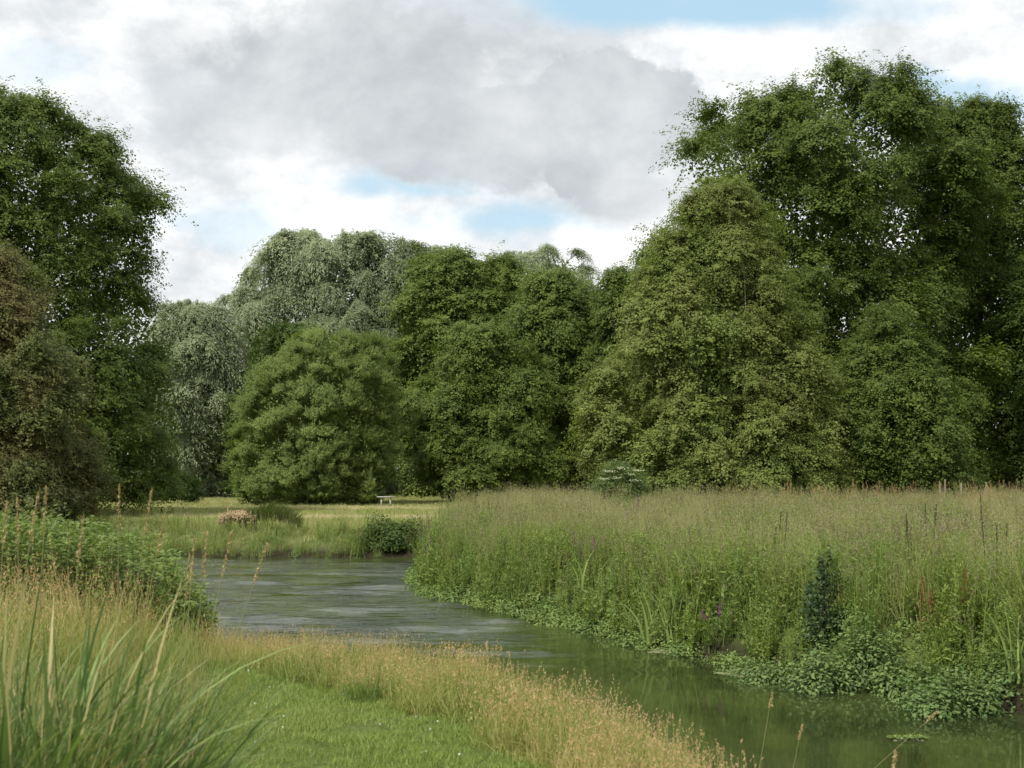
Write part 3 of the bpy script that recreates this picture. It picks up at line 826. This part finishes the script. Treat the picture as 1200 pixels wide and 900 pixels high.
def right_side(x, y):
    """the promontory and right bank"""
    cx = np.interp(y, [-6, 10, 20, 30, 42, 46, 60, 75], [8, 6, 1.2, -2.3, -2.7, -2.4, -1.6, -1.6])
    return x > cx


def in_view(x, y, m=1.5): return np.abs(x) < y * .375 + m


# mown lawn
def lawn_zone(x, y):
    e = np.interp(y, [-2, 4, 8, 9, 10.2, 11.4, 13.0], [1.2, .9, .35, .1, -.55, -1.35, -2.5])
    return (x < e + .12 * wob(x, y, 3)) & (x > -2.5 + .2 * wob(x, y, 2)) & (sdist(x, y) > .6)


x, y = scatter(-3.2, 1.2, 3, 13.6, 75, lawn_zone)
instancer('lawn_grass', place(x, y, -.005), S_lawn, np.clip(.18 + .25 * wob(x, y, 1.2) + rng.normal(0, .12, len(x)), 0, 1), rng.uniform(.8, 1.3, len(x)), label='short mown green grass in the foreground', seed=2)


# golden strip of uncut grass along the near bank
def strip_zone(x, y):
    e = np.interp(y, [-2, 4, 8, 9, 10.2, 11.4, 13.0, 14], [1.2, .9, .3, .05, -.6, -1.4, -2.6, -3.2])
    return (x > e + .15 * wob(x, y, 3)) & (sdist(x, y) > .12) & ~right_side(x, y) & (y < 16.5)


x, y = scatter(-4.5, 2.6, 3, 16.5, 60, strip_zone)
patchy = wob(x, y, .9, 5.)
instancer('dry_bank_grass', place(x, y), S_strip, np.clip(.3 + .6 * patchy + rng.normal(0, .15, len(x)), 0, 1), rng.uniform(.8, 1.25, len(x)) * (1 + .12 * wob(x, y, 2, 3.)) * np.where(y > 11.5, .85, 1.05), label='uncut golden grass with reddish seed heads along the near bank', seed=3)
x, y = scatter(-4.5, 2.6, 3, 16, 14, lambda a, b: strip_zone(a, b) & (wob(a, b, 1.6, 7.) > .15))
instancer('sorrel_grass', place(x, y), [source('sorrel_a', tuft_herb(5, .12, (.25, .42), 16, .06, .012, True), M_strip), source('strip_g', tuft_short(60, .12, (.1, .25), .006), M_lawn)], np.clip(rng.normal(.3, .2, len(x)), 0, 1), rng.uniform(.8, 1.2, len(x)), label='green and rusty sorrel stems among the golden grass', seed=4)


# tall tan grass at the left
def left_zone(x, y): return (x < -2.25 + .15 * wob(x, y, 2)) & (x > -9) & (sdist(x, y) > .25) & (y < 15.5) & ~((x > -3.4) & (y < 6.6))


x, y = scatter(-9, -1.6, 5.6, 15.5, 15, lambda a, b: left_zone(a, b) & in_view(a, b))
sc_ = .36 + .80 * sstep(-2.4, -4.2, x) - .12 * sstep(9, 14, y)
instancer('tall_dry_grass', place(x, y), S_tan, np.clip(.28 + .5 * wob(x, y, .8, 2.) + rng.normal(0, .15, len(x)), 0, 1), sc_ * rng.uniform(.7, 1.25, len(x)) * (1 + .15 * wob(x, y, 2.2)), tilt=.25, label='tall tan grass with feathery heads left of the lawn', seed=5)
x, y = scatter(-8, -1.6, 4.0, 14, 22, lambda a, b: left_zone(a, b) & in_view(a, b))
instancer('coarse_green_grass', place(x, y), [source('coarse_a', tuft_reed(20, .16, (.4, .85), .010), M_fine), source('coarse_b', tuft_short(60, .2, (.15, .5), .007, (.3, 1)), M_lawn)], np.clip(rng.normal(.15, .2, len(x)), 0, 1), (.42 + .58 * sstep(-2.2, -4.0, x)) * rng.uniform(.8, 1.2, len(x)), tilt=.2, label='coarse green blades through the tan grass at the left', seed=6)


# the mown meadow beyond the water
def meadow_zone(x, y): return ~right_side(x, y) & (sdist(x, y) > 1.2) & (y > 41) & in_view(x, y, 3)


x, y = scatter(-42, 2, 41, 75, 9, meadow_zone)
x2, y2 = scatter(-50, 2, 75, 112, 4.5, meadow_zone)
x = np.concatenate([x, x2]); y = np.concatenate([y, y2])
strp = sstep(.1, .6, np.sin(y * .55 + .06 * x + .8 * wob(x * .3, y * .3, 1)) * .5 + .5 * wob(x * .25, y, .4))
instancer('meadow_grass', place(x, y), S_stub, np.clip(.2 + .75 * strp + rng.normal(0, .18, len(x)), 0, 1), rng.uniform(.7, 1.3, len(x)), label='cut hay meadow with pale tan swaths beyond the river', seed=7)
# rank growth on the far bank
x, y = scatter(-34, -2.4, 40.5, 52, 9, lambda a, b: (sdist(a, b) > -.1) & (sdist(a, b) < 2.6) & ~right_side(a, b) & (b > 41))
instancer('far_bank_herbs', place(x, y), S_herb + S_low, np.clip(rng.normal(.1, .12, len(x)), 0, 1), rng.uniform(.45, .85, len(x)), label='rank green herbs along the far bank of the river', seed=8)
x, y = scatter(-34, -2.4, 40.5, 53, 8, lambda a, b: (sdist(a, b) > .1) & (sdist(a, b) < 3.4) & ~right_side(a, b) & (b > 41))
instancer('far_bank_grass', place(x, y), S_fine + S_reed, np.clip(rng.normal(.2, .2, len(x)), 0, 1), rng.uniform(.4, .75, len(x)), label='longer green grass on the edge of the far bank', seed=9)

# right bank: tall mixed growth
CLEAR = ((4.05, 16.4, .8, .36), (5.17, 15.0, .9, .4), (3.86, 17.35, .32, .4))


def clear_of(a, b): return np.all([((a - x_) / rx) ** 2 + ((b - y_) / ry) ** 2 > 1 for x_, y_, rx, ry in CLEAR], axis=0)


def rb(lo, hi, y0=4): return lambda a, b: clear_of(a, b) & right_side(a, b) & (sdist(a, b) > lo) & (sdist(a, b) < hi) & (b > y0) & in_view(a, b, 3)


def tipscale(x, y): return (1 - .38 * sstep(33, 41, y) * sstep(6, 0, sdist(x, y))) * (.8 + .2 * sstep(0, 1.2, sdist(x, y)))


x, y = scatter(-4, 15, 9, 36, 12, lambda a, b: rb(.75, 60)(a, b) & (wob(a, b, .75, 1.) < .4)); x2, y2 = scatter(-5, 30, 36, 72, 5, rb(.55, 90))
x = np.concatenate([x, x2]); y = np.concatenate([y, y2])
instancer('bank_grass', place(x, y), S_fine, np.clip(.12 + .35 * wob(x, y, .45, 3.) + .4 * sstep(34, 60, y) + rng.normal(0, .14, len(x)), 0, 1), tipscale(x, y) * rng.uniform(.8, 1.2, len(x)) * (.92 + .26 * wob(x, y, .9)), label='tall flowering grass covering the right bank', seed=10)
x, y = scatter(-4, 15, 9, 36, 14, lambda a, b: rb(.15, 60)(a, b) & ((wob(a, b, .75, 1.) > -.1) | (sdist(a, b) < 1.8))); x2, y2 = scatter(-5, 24, 36, 56, 3, rb(.3, 60))
x = np.concatenate([x, x2]); y = np.concatenate([y, y2])
x3, y3 = scatter(7, 30, 38, 66, .8, lambda a, b: right_side(a, b) & in_view(a, b, 3) & (wob(a, b, .4, 4.) > -.3))
instancer('rusty_seed_stalks', place(x3, y3), [source('rusty_a', tuft_herb(6, .22, (1.1, 1.6), 14, .07, .014, True), M_rusty), source('rusty_b', tuft_fine(16, .22, (1.0, 1.5), .008, 12, .22, .014, .04, 10), M_rusty)], .3, rng.uniform(.75, 1.15, len(x3)), label='rusty tan seed stalks along the back of the right bank', seed=31)
instancer('bank_herbs', place(x, y), S_herb, np.clip(.12 + .3 * wob(x, y, .6, 6.) + rng.normal(0, .12, len(x)), 0, 1), tipscale(x, y) * rng.uniform(.65, 1.15, len(x)) * (1 + .2 * wob(x, y, .9, 3.)), label='leafy willowherb stems through the grass of the right bank', seed=11)
x, y = scatter(-4, 15, 9, 44, 26, rb(-.2, 1.0))
instancer('waterside_plants', np.stack([x, y, np.maximum(gz(x, y) - .05, WATER_Z - .05)], 1), S_low, np.clip(rng.normal(.2, .2, len(x)), 0, 1), rng.uniform(.4, .95, len(x)), label='low leafy plants hanging over the water of the right bank', seed=12)
x, y = scatter(-4, 15, 9, 36, 5, lambda a, b: rb(.1, 2.4)(a, b) & (wob(a, b, .9, 9.) > .05))
x3, y3 = scatter(-4, 15, 9, 44, 13, lambda a, b: rb(.05, 2.6)(a, b) & (wob(a, b, 1.1, 5.) > -.35))
instancer('broad_leaved_herbs', place(x3, y3), S_broad, np.clip(rng.normal(.1, .15, len(x3)), 0, 1), rng.uniform(.55, 1.15, len(x3)), label='broad-leaved green herbs on the slope of the right bank', seed=32)
instancer('bank_reeds', place(x, y), S_reed, np.clip(rng.normal(.15, .2, len(x)), 0, 1), rng.uniform(.6, 1.0, len(x)), label='light green reed blades scattered along the right waterline', seed=13)

# ---------------------------------------------------------------- plants that stand out one by one
def on_ground(px_, D, dz=0.0):
    X_ = (px_ - 600) / FPX * D
    return Vector((X_, D, float(gz(X_, D)) + dz))


# leafy bush on the near bank, left
root = empty('nettle_bush', on_ground(120, 16), 'bright green leafy bush on the near bank with the river just behind', 'bush')
bl = root.location
tops = [(-60, 618), (60, 620), (120, 630), (170, 646), (205, 666), (228, 698), (242, 728)]
g = Geo(); gs = Geo(); ns = 1100
px_ = rng.uniform(-60, 246, ns); DD = rng.uniform(14.2, 18.2, ns)
Xs = (px_ - 600) / FPX * DD; zt = CAM_Z - (np.interp(px_, [a for a, b in tops], [b for a, b in tops]) - 556) / FPX * 15.2
zt = zt + rng.normal(0, .07, ns) + .09 * wob(Xs, DD, 2.6); gb = gz(Xs, DD)
ok = (zt - gb > .25) & (sdist(Xs, DD) > -.2); Xs, DD, zt, gb = Xs[ok], DD[ok], zt[ok], gb[ok]; ns = len(Xs)
lean = rng.normal(0, .1, (ns, 2))
for i in range(ns):
    tube(gs, [[Xs[i], DD[i], gb[i] - .05], [Xs[i] + lean[i, 0] * .5, DD[i] + lean[i, 1] * .5, (gb[i] + zt[i]) / 2], [Xs[i] + lean[i, 0], DD[i] + lean[i, 1], zt[i]]], [.006, .005, .002], 3, cap=False)
k = np.repeat(np.arange(ns), 26); tt = rng.uniform(.25, 1.0, len(k)) ** .7
a = rng.uniform(0, 6.283, len(k)); ax = np.stack([np.cos(a), np.sin(a), rng.uniform(-.3, .3, len(k))], 1)
c = np.stack([Xs[k] + lean[k, 0] * tt, DD[k] + lean[k, 1] * tt, gb[k] + (zt[k] - gb[k]) * tt], 1) + ax * .05
leaves(g, c, rng.normal(size=(len(k), 3)) * .35 + [0, -.1, 1], ax, rng.uniform(.05, .1, len(k)), rng.uniform(.025, .05, len(k)), np.clip(rng.normal(.45, .2, len(k)), 0, .8), .3)
M_nettle = leaf_mat('nettle_leaves', (.105, .155, .04), (.23, .30, .09), transl=.35)
o = link('foliage', g.mesh('foliage', shift=bl), M_nettle, root); o['kind'] = 'stuff'
o = link('stems', gs.mesh('stems', shift=bl), M_nettle, root); o['kind'] = 'stuff'

# sedge tussock in the near left corner
root = empty('sedge_tussock', (-1.84, 5.0, .2), 'large dark-hearted tussock of broad arching sedge blades, nearest of all plants', 'tussock')
M_sedge = leaf_mat('sedge_blades', (.05, .095, .025), (.24, .32, .11), head=(.42, .36, .18), transl=.3, rough=.4)
for k in range(290):
    g = Geo()
    n = 1; b = disc(1, .48) * [1, .8, 1]
    dry = k % 6 == 0
    blades(g, b + [0, 0, -.08], b + rng.normal(size=(1, 3)) * .22, np.array([rng.uniform(.8, 1.42)]), np.array([rng.uniform(.013, .027)]), np.array([rng.choice([rng.uniform(.1, .4), rng.uniform(.45, .95)])]), .95 if dry else rng.uniform(.05, .8), segs=9)
    link('blade', g.mesh('blade'), M_sedge, root)
g = Geo(); n = 2600; b = disc(n, .68) - [0, 0, .05]
blades(g, b, b + rng.normal(size=(n, 3)) * .3, rng.uniform(.5, 1.15, n), rng.uniform(.006, .013, n), rng.uniform(.1, .7, n), np.where(rng.random(n) < .14, .95, rng.uniform(0, .45, n)), segs=5)
o = link('fine_grass', g.mesh('fine_grass'), M_sedge, root); o['kind'] = 'stuff'
M_stalk = leaf_mat('seed_stalk', (.22, .24, .10), (.40, .36, .18), head=(.44, .34, .18), transl=.3)


def stalk(tip, base, w, label, group=None, name='grass_stalk', head_mat=M_stalk, n=70, hl=.26, droop=.06):
    base = Vector(base); tip = Vector(tip)
    root = empty(name, base, label, 'grass stalk', group)
    v = np.array(tip - base); tt = np.linspace(0, 1, 7)[:, None]
    q = v * tt; q[:, 2] += np.sin(tt[:, 0] * np.pi) * droop
    g = Geo(); tube(g, q, w * (1 - .7 * tt[:, 0]), 5, .5); link('stem', g.mesh('stem'), head_mat, root)
    g = Geo(); heads(g, q[-1:], unit(q[-1:] - q[-2:-1]), n, hl, .0035, .028); link('seed_head', g.mesh('seed_head'), head_mat, root)
    g = Geo(); blades(g, np.array([q[2]]), rng.normal(size=(1, 3)), np.array([.2]), np.array([.008]), np.array([.6]), .4); link('leaf', g.mesh('leaf'), head_mat, root)
    return root


SK = [(((140, 566), (138, 690)), 8.4, 'tall upright tan stalk before the dark hawthorn, close to the thin bent one'),
      (((178, 573), (150, 700)), 8.6, 'thin stalk bending right at its tip, beside the tall upright tan stalk'),
      (((195, 596), (160, 690)), 8.2, 'leaning tan stalk over the green bush, right of the bent-tipped stalk'),
      (((243, 622), (228, 720)), 8.0, 'pale thick-headed stalk against the far bank, standing at the end of the bush'),
      (((228, 630), (216, 720)), 8.2, 'brown stalk in the bunch beside the bush, left of the pale thick one'),
      (((222, 648), (210, 720)), 7.9, 'short brown stalk lowest in the bunch beside the bush'),
      (((272, 622), (236, 720)), 8.0, 'long stalk leaning over the water, its head before the far bank'),
      (((314, 636), (262, 738)), 8.3, 'stalk leaning farthest right, its head over the rippled water'),
      (((45, 576), (15, 660)), 7.6, 'tan stalk leaning right before the base of the hawthorn'),
      (((54, 570), (46, 660)), 7.8, 'upright stalk with a long narrow head before the hawthorn base'),
      (((8, 586), (-5, 660)), 7.6, 'thin stalk at the left side of the view'),
      (((98, 604), (80, 660)), 7.9, 'short curved stalk between the hawthorn base and the bush'),
      (((20, 582), (26, 660)), 7.7, 'thin stalk beside the leaning one at the far left')]
for (tp, bs), D, lb in SK:
    p0 = pix(*bs, D); zb = float(gz(p0.x, D))
    stalk(pix(*tp, D), (p0.x - (pix(*tp, D).x - p0.x) * .6, D, zb), .0045, lb, 'seed stalks standing above the left grass')
for (tx, ty, D, lb) in ((1098, 835, 9.2, 'thin stalk leaning right across the green water'), (1050, 880, 7.2, 'pale stalk with a drooping head low over the water'),
                        (940, 850, 9.0, 'pale stalk at the end of the golden strip'),
                        (905, 812, 9.4, 'small stalk rising above the golden strip beside the water')):
    p1 = pix(tx, ty, D); bx = min(p1.x - .25, 1.75 - max(0, (D - 7.5)) * .12)
    stalk(p1, (bx, D - .3, float(gz(bx, D - .3))), .0025, lb, 'seed stalks over the water at the golden strip', droop=.02, hl=.09)

# purple loosestrife
M_loose = leaf_mat('loosestrife_leaves', (.06, .10, .03), (.14, .17, .05), head=(.30, .10, .24), transl=.25)
M_loose_dull = leaf_mat('loosestrife_leaves_dull', (.07, .095, .035), (.14, .15, .06), head=(.20, .125, .13), transl=.25)


def spire(label, px_, D, h, mat, n=7, group=None, name='loosestrife', r=.22, per=40):
    b = on_ground(px_, D, -.02)
    root = empty(name, b, label, 'flowering plant', group)
    for i in range(n):
        g = Geo(); H = h * rng.uniform(.75, 1.05); q = disc(1, r)[0]; e = q + np.array([rng.normal(0, .08), rng.normal(0, .08), H])
        tube(g, [q, (q + e) / 2 + [0, 0, .02], e], [.006, .005, .003], 4, .3)
        k_ = per; s = rng.uniform(.15, .8, k_); a = rng.uniform(0, 6.283, k_); ax = np.stack([np.cos(a), np.sin(a), rng.uniform(.1, .6, k_)], 1)
        leaves(g, q + (e - q) * s[:, None] + ax * .035, ax * -.3 + [0, 0, 1], ax, .08 * (1.1 - .5 * s), .018, rng.uniform(.1, .8, k_))
        st = link('stem', g.mesh('stem'), mat, root)
        g = Geo(); heads(g, e[None], unit((e - q))[None], 60, H * .24, .012, .03); link('flower_spike', g.mesh('flower_spike'), mat, st)
    return root


spire('purple loosestrife with bright magenta spikes low at the waterline of the promontory', 508, 31.2, .95, M_loose, 6)
spire('dull pink loosestrife standing highest on the tip of the promontory', 512, 36, 1.25, M_loose_dull, 14, r=.5)
spire('dull pink loosestrife leaning left over the corner of the far water', 496, 39.5, 1.1, M_loose_dull, 9, r=.4)
spire('pink loosestrife halfway down the right bank, above the light green reeds', 690, 24.2, 1.0, M_loose, 4)
spire('pale pink loosestrife near the top of the right bank', 742, 30, 1.3, M_loose, 4)
spire('purple-brown loosestrife beside the weed raft nearest the big leafy clumps', 846, 19.2, .7, M_loose, 4)
for px_, D, h, lb in ((545, 37, 1.35, 'tall dark green spire just right of the promontory tip'), (560, 34, 1.35, 'dark green spire behind the pink loosestrife, second from the tip'),
                      (577, 33, 1.3, 'dark green spire third from the promontory tip'), (905, 20.5, 1.35, 'dark spire left of the twining dark plant'),
                      (1062, 18.5, 1.4, 'dark spire above the rusty dock'), (1168, 17, 1.5, 'tall dark spire above the broad flag leaves'), (1090, 20, 1.45, 'thin dark spire between the two dark spires of the right bank')):
    spire(lb, px_, D, h, leaf_mat('spire_leaves', (.035, .07, .025), (.08, .12, .04), head=(.09, .10, .04)) if 'M_sp' not in globals() else M_sp, 3, None, 'willowherb', .16, 60)

# dark twining plant
root = empty('bindweed_column', Vector((3.86, 17.75, -.42)), 'dark green climbing plant in a narrow column above the leafy clump', 'climbing plant')
g = Geo()
for bx, by, bz, br, bh, n in ((0, -.1, .22, .22, .26, 330), (-.1, -.16, .52, .18, .24, 300), (.16, -.1, .36, .16, .18, 170), (.03, -.2, .80, .13, .20, 220), (-.15, -.1, .72, .08, .12, 60), (-.03, -.22, 1.02, .07, .16, 90), (.08, -.2, 1.12, .04, .14, 30)):
    d = unit(rng.normal(size=(n, 3))); c = np.array([bx, by, bz]) + d * [br, br, bh] * (rng.uniform(.35, 1.25, n) ** 1.0)[:, None]
    leaves(g, c, d + [0, -.3, .4] + rng.normal(size=(n, 3)) * .5, rng.normal(size=(n, 3)) - [0, 0, .6], rng.uniform(.035, .07, n), rng.uniform(.025, .05, n), rng.uniform(0, .8, n), .2)
M_dark = leaf_mat('bindweed_leaves', (.022, .046, .017), (.065, .105, .035), transl=.2)
o = link('foliage', g.mesh('foliage'), M_dark, root); o['kind'] = 'stuff'
for i in range(5):
    g = Geo(); q = disc(1, .12)[0]; tube(g, [q, q * .7 + [0, -.15, .6], q * .3 + [0, -.2, 1.2 - .1 * i]], [.01, .008, .004], 5); link('stem', g.mesh('stem'), bark, root)

# blue-green leafy clumps at the waterline
M_clump = leaf_mat('clump_leaves', (.08, .14, .045), (.20, .275, .09), transl=.25)


def clump(label, px_, D, w, h, seed, n=4200):
    X_ = (px_ - 600) / FPX * D
    root = empty('water_mint_clump', (X_, D, WATER_Z - .03), label, 'leafy clump')
    r_ = np.random.default_rng(seed); g = Geo(); gs = Geo()
    for _ in range(16):
        cx, cy = r_.uniform(-w, w), r_.uniform(-.5, .5); hh = h * r_.uniform(.55, 1.05) * (1 - .45 * (cx / w) ** 2) * np.interp(cy, [-.5, .1], [.55, 1])
        m_ = n // 16; d = unit(r_.normal(size=(m_, 3))); d[:, 2] = np.abs(d[:, 2])
        rr = .3 * r_.uniform(.8, 1.3)
        c = np.array([cx, cy, 0]) + d * [rr, rr, hh] * r_.uniform(.6, 1.04, m_)[:, None] + r_.normal(size=(m_, 3)) * .02
        leaves(g, c, d + [0, 0, .7] + r_.normal(size=(m_, 3)) * .4, r_.normal(size=(m_, 3)) + d * .4, r_.uniform(.04, .08, m_), r_.uniform(.022, .04, m_), np.clip(r_.normal(.42, .22, m_), 0, .8), .3)
        tube(gs, [[cx, cy, 0], [cx + .03, cy - .05, hh * .5], [cx, cy - .08, hh * .9]], [.008, .006, .003], 4)
    o = link('foliage', g.mesh('foliage'), M_clump, root); o['kind'] = 'stuff'
    o = link('stems', gs.mesh('stems'), M_clump, root); o['kind'] = 'stuff'


clump('broad blue-green leafy clump at the waterline below the dark climbing plant', 1002, 16.6, .66, .92, 1, 5600)
clump('blue-green leafy clump at the waterline under the broad flag leaves, nearest the view\'s right side', 1150, 15.2, .8, .86, 2, 5600)
clump('smaller green leafy clump between the weed raft and the broad blue-green one', 912, 17.6, .4, .5, 3, 2000)

# rusty dock, flag leaves, dead litter
root = empty('dock_plant', on_ground(1105, 16.6), 'rusty brown dock with dead leaves between the two blue-green clumps', 'plant')
M_rust = leaf_mat('dock_leaves', (.13, .05, .03), (.30, .17, .07), head=(.22, .07, .04), transl=.2)
for i in range(9):
    g = Geo(); q = disc(1, .3)[0]; h = rng.uniform(.4, .85); tube(g, [q, q + [0, 0, h * .5], q + [.03, 0, h]], [.008, .006, .003], 4)
    heads(g, (q + [.03, 0, h])[None], np.array([[0, 0, 1.]]), 60, h * .5, .02, .035); link('stem', g.mesh('stem'), M_rust, root)
for i in range(14):
    g = Geo(); blades(g, disc(1, .2), rng.normal(size=(1, 3)), np.array([rng.uniform(.25, .5)]), np.array([.06]), np.array([.8]), rng.uniform(0, .8), 4); link('leaf', g.mesh('leaf'), M_rust, root)


def flags(label, px_, D, n, h, dz=0.0, r=.16, mat=M_reed):
    root = empty('flag_iris', on_ground(px_, D, dz), label, 'waterside plant')
    for i in range(n):
        g = Geo(); blades(g, disc(1, r), rng.normal(size=(1, 3)) * [1, .5, 1], np.array([rng.uniform(.6, 1) * h]), np.array([rng.uniform(.024, .038)]), np.array([rng.uniform(.1, .7)]), rng.uniform(.2, .8), 6)
        link('leaf', g.mesh('leaf'), mat, root)


flags('broad sword-leaved flag with blades splayed above the right blue-green clump', 1195, 15.2, 22, 1.05)
flags('tall light green flag leaves standing at the waterline beside the larger weed raft', 775, 20.6, 26, 1.1, r=.35)
flags('pale bent flag leaves above the low plants of the promontory', 625, 27.0, 14, .95, r=.4)
flags('pale green flag leaves on the bank between the promontory and the tall waterline flags', 700, 24.0, 14, .9, r=.4)

root = empty('grass_hummock', on_ground(300, 45.6, .1), 'hummock of dark green tufted grass with dead orange-tan litter on the far bank', 'hummock')
g = Geo(); n = 1500
b = disc(n, 1.0) * [1, .7, 1]; b[:, 2] = .55 * (1 - (b[:, 0] ** 2 + b[:, 1] ** 2)); b[:, 0] += .5
blades(g, b, b, rng.uniform(.25, .55, n), .02, rng.uniform(.3, .9, n), rng.uniform(0, .6, n))
o = link('grass', g.mesh('grass'), leaf_mat('hummock_blades', (.07, .10, .03), (.15, .17, .055)), root); o['kind'] = 'stuff'
g = Geo(); n = 700; b = disc(n, .62) * [1, .5, 1]; b[:, 2] = .45 + rng.normal(0, .07, n) - .4 * b[:, 0] ** 2; b[:, 0] -= .45; b[:, 1] -= .5
leaves(g, b, rng.normal(size=(n, 3)) * .4 + [0, -.6, .6], rng.normal(size=(n, 3)), .22, .035, rng.uniform(0, .8, n))
o = link('dead_litter', g.mesh('dead_litter'), leaf_mat('dead_litter', (.26, .19, .10), (.42, .32, .19), transl=.1), root); o['kind'] = 'stuff'
root = empty('leafy_shrub', on_ground(462, 43.4), 'dark green leafy shrub overhanging the far waterline beside the promontory', 'shrub')
g = Geo(); n = 5200; d = unit(rng.normal(size=(n, 3))); d[:, 2] = np.abs(d[:, 2])
leaves(g, d * [1.15, .7, .95] * (rng.uniform(.6, 1.05, n) * (1 + .22 * np.sin(d[:, 0] * 6 + 1) * np.sin(d[:, 2] * 5)))[:, None] + rng.normal(size=(n, 3)) * .05, d + [0, 0, .7] + rng.normal(size=(n, 3)) * .4, rng.normal(size=(n, 3)), .11, .05, rng.uniform(0, .8, n))
o = link('foliage', g.mesh('foliage'), LM['under'], root); o['kind'] = 'stuff'
for i in range(5):
    g = Geo(); q = disc(1, .3)[0]; tube(g, [q - [0, 0, .3], q * 2 + [0, 0, .4], q * 3 + [0, 0, .7]], [.02, .015, .006], 5); link('stem', g.mesh('stem'), bark, root)

# rush tufts on the lawn's edge
for px_, D, lb in ((365, 12.3, 'dark green rush tuft at the back of the lawn below the rippled water'), (432, 11.0, 'dark green tuft with tiny white flowers at the lawn edge')):
    root = empty('grass_tuft', on_ground(px_, D), lb, 'tuft')
    g = Geo(); n = 320; b = rng.normal(size=(n, 3)) * [.16, .13, 0]; blades(g, b, rng.normal(size=(n, 3)) + b * 4, rng.uniform(.12, .34, n) * np.exp(-(b ** 2).sum(1) * 12), .005, rng.uniform(.2, .8, n), rng.uniform(0, .7, n))
    o = link('blades', g.mesh('blades'), leaf_mat('tuft_blades', (.08, .145, .04), (.18, .26, .075)), root); o['kind'] = 'stuff'

# clover heads in the lawn
g = Geo()
x, y = scatter(-3, 1.2, 6.5, 13, 2.6, lawn_zone)
for a, b in zip(x, y):
    z0 = float(gz(a, b)) + rng.uniform(.03, .07); m_ = 14; d = unit(rng.normal(size=(m_, 3)))
    leaves(g, np.array([a, b, z0]) + d * .006, d, rng.normal(size=(m_, 3)), .010, .008, .5)
tag(link('clover_flowers', g.mesh('clover_flowers'), plain_mat('clover_white', (.6, .58, .5), (.75, .74, .68))), 'tiny white clover heads scattered in the lawn', kind='stuff')

# floating weed rafts; flat mats also stand in for a ripple and a mud edge
M_raft = plain_mat('water_patch', (.10, .115, .045), (.25, .24, .15), 14, bump=.8)
for px_, py_, w, d, lb in ((786, 760, .42, .34, 'flat tan-green weed raft floating by the tall flag leaves, larger one'), (868, 787, .32, .26, 'smaller flat weed raft floating left of the leafy clumps'),
                           (640, 709, .7, .12, 'thin pale line of mud edge along the promontory waterline'), (1058, 862, .16, .07, 'small grey ripple patch alone on the open water'), (400, 650, .28, .15, 'pale scrap of weed at the far waterline')):
    D = (CAM_Z - WATER_Z) * FPX / (py_ - 556); X_ = (px_ - 600) / FPX * D
    root = empty('water_patch', (X_, D, WATER_Z), lb, 'floating weed')
    g = Geo(); na, nr = 28, 5; V_, F_ = [], []
    for i in range(nr + 1):
        for j in range(na):
            a = j / na * 6.283; q = (i / nr) * (1 + .22 * math.sin(3 * a + w * 20) + .13 * math.sin(7 * a + 1))
            V_.append((math.cos(a) * q * w, math.sin(a) * q * d, (.008 if i < nr else -.02) + .006 * math.sin(11 * a + i)))
    for i in range(nr):
        for j in range(na): F_.append((i * na + j, i * na + (j + 1) % na, (i + 1) * na + (j + 1) % na, (i + 1) * na + j))
    g.add(V_, F_, .5); link('mat', g.mesh('mat', True), M_raft, root)
    g = Geo(); n = 220; b = disc(n, 1.25) * [w, d, 1]; b[:, 2] = .03
    leaves(g, b, rng.normal(size=(n, 3)) * .3 + [0, 0, 1], rng.normal(size=(n, 3)), .05, .02, rng.uniform(0, .8, n)); o = link('weed_leaves', g.mesh('weed_leaves'), M_low, root); o['kind'] = 'stuff'

# bench on the meadow
bb = on_ground(453, 75); bb.z = float(gz(bb.x, bb.y))
root = empty('park_bench', bb, 'small pale wooden bench standing alone by the round bush', 'bench')
s0 = bb.z
for dy in (-.17, 0, .17):
    g = Geo(); box(g, (0, dy, .60), (.95, .155, .055)); link('seat_plank', g.mesh('seat_plank'), wood_grey, root)
for dx in (-.24, .24):
    for dy in (-.15, .15):
        g = Geo(); box(g, (dx, dy, .28), (.07, .07, .585)); link('leg', g.mesh('leg'), wood_grey, root)
    g = Geo(); box(g, (dx, 0, .535), (.06, .44, .07)); link('cross_bar', g.mesh('cross_bar'), wood_grey, root)

# fence posts at the top of the right bank
for px_, D, h, lb in ((1106, 57, 1.5, 'tallest thin pale fence post before the dark trees, left of the pair'), (1100, 54, 1.35, 'short pale fence post beside the tallest one'),
                      (1125, 56, 1.4, 'short fence post in the middle of the row, hidden to its tip by grass'), (1154, 57, 1.42, 'pale fence post at the right end of the row')):
    b = on_ground(px_, D)
    root = empty('fence_post', b, lb, 'post', 'fence posts behind the right bank grass')
    g = Geo(); tube(g, [[0, 0, -.3], [0, 0, h * .5], [.01, 0, h]], [.04, .04, .036], 8); link('post_shaft', g.mesh('post_shaft', True), wood_post, root)
    g = Geo(); tube(g, [[.01, 0, h], [.01, 0, h + .03]], [.036, .004], 8); link('post_top', g.mesh('post_top'), wood_post, root)

tris = sum(len(o_.data.polygons) * 2 for o_ in COL.objects if o_.type == 'MESH')
print('TRIS', tris, 'OBJECTS', len(COL.objects))
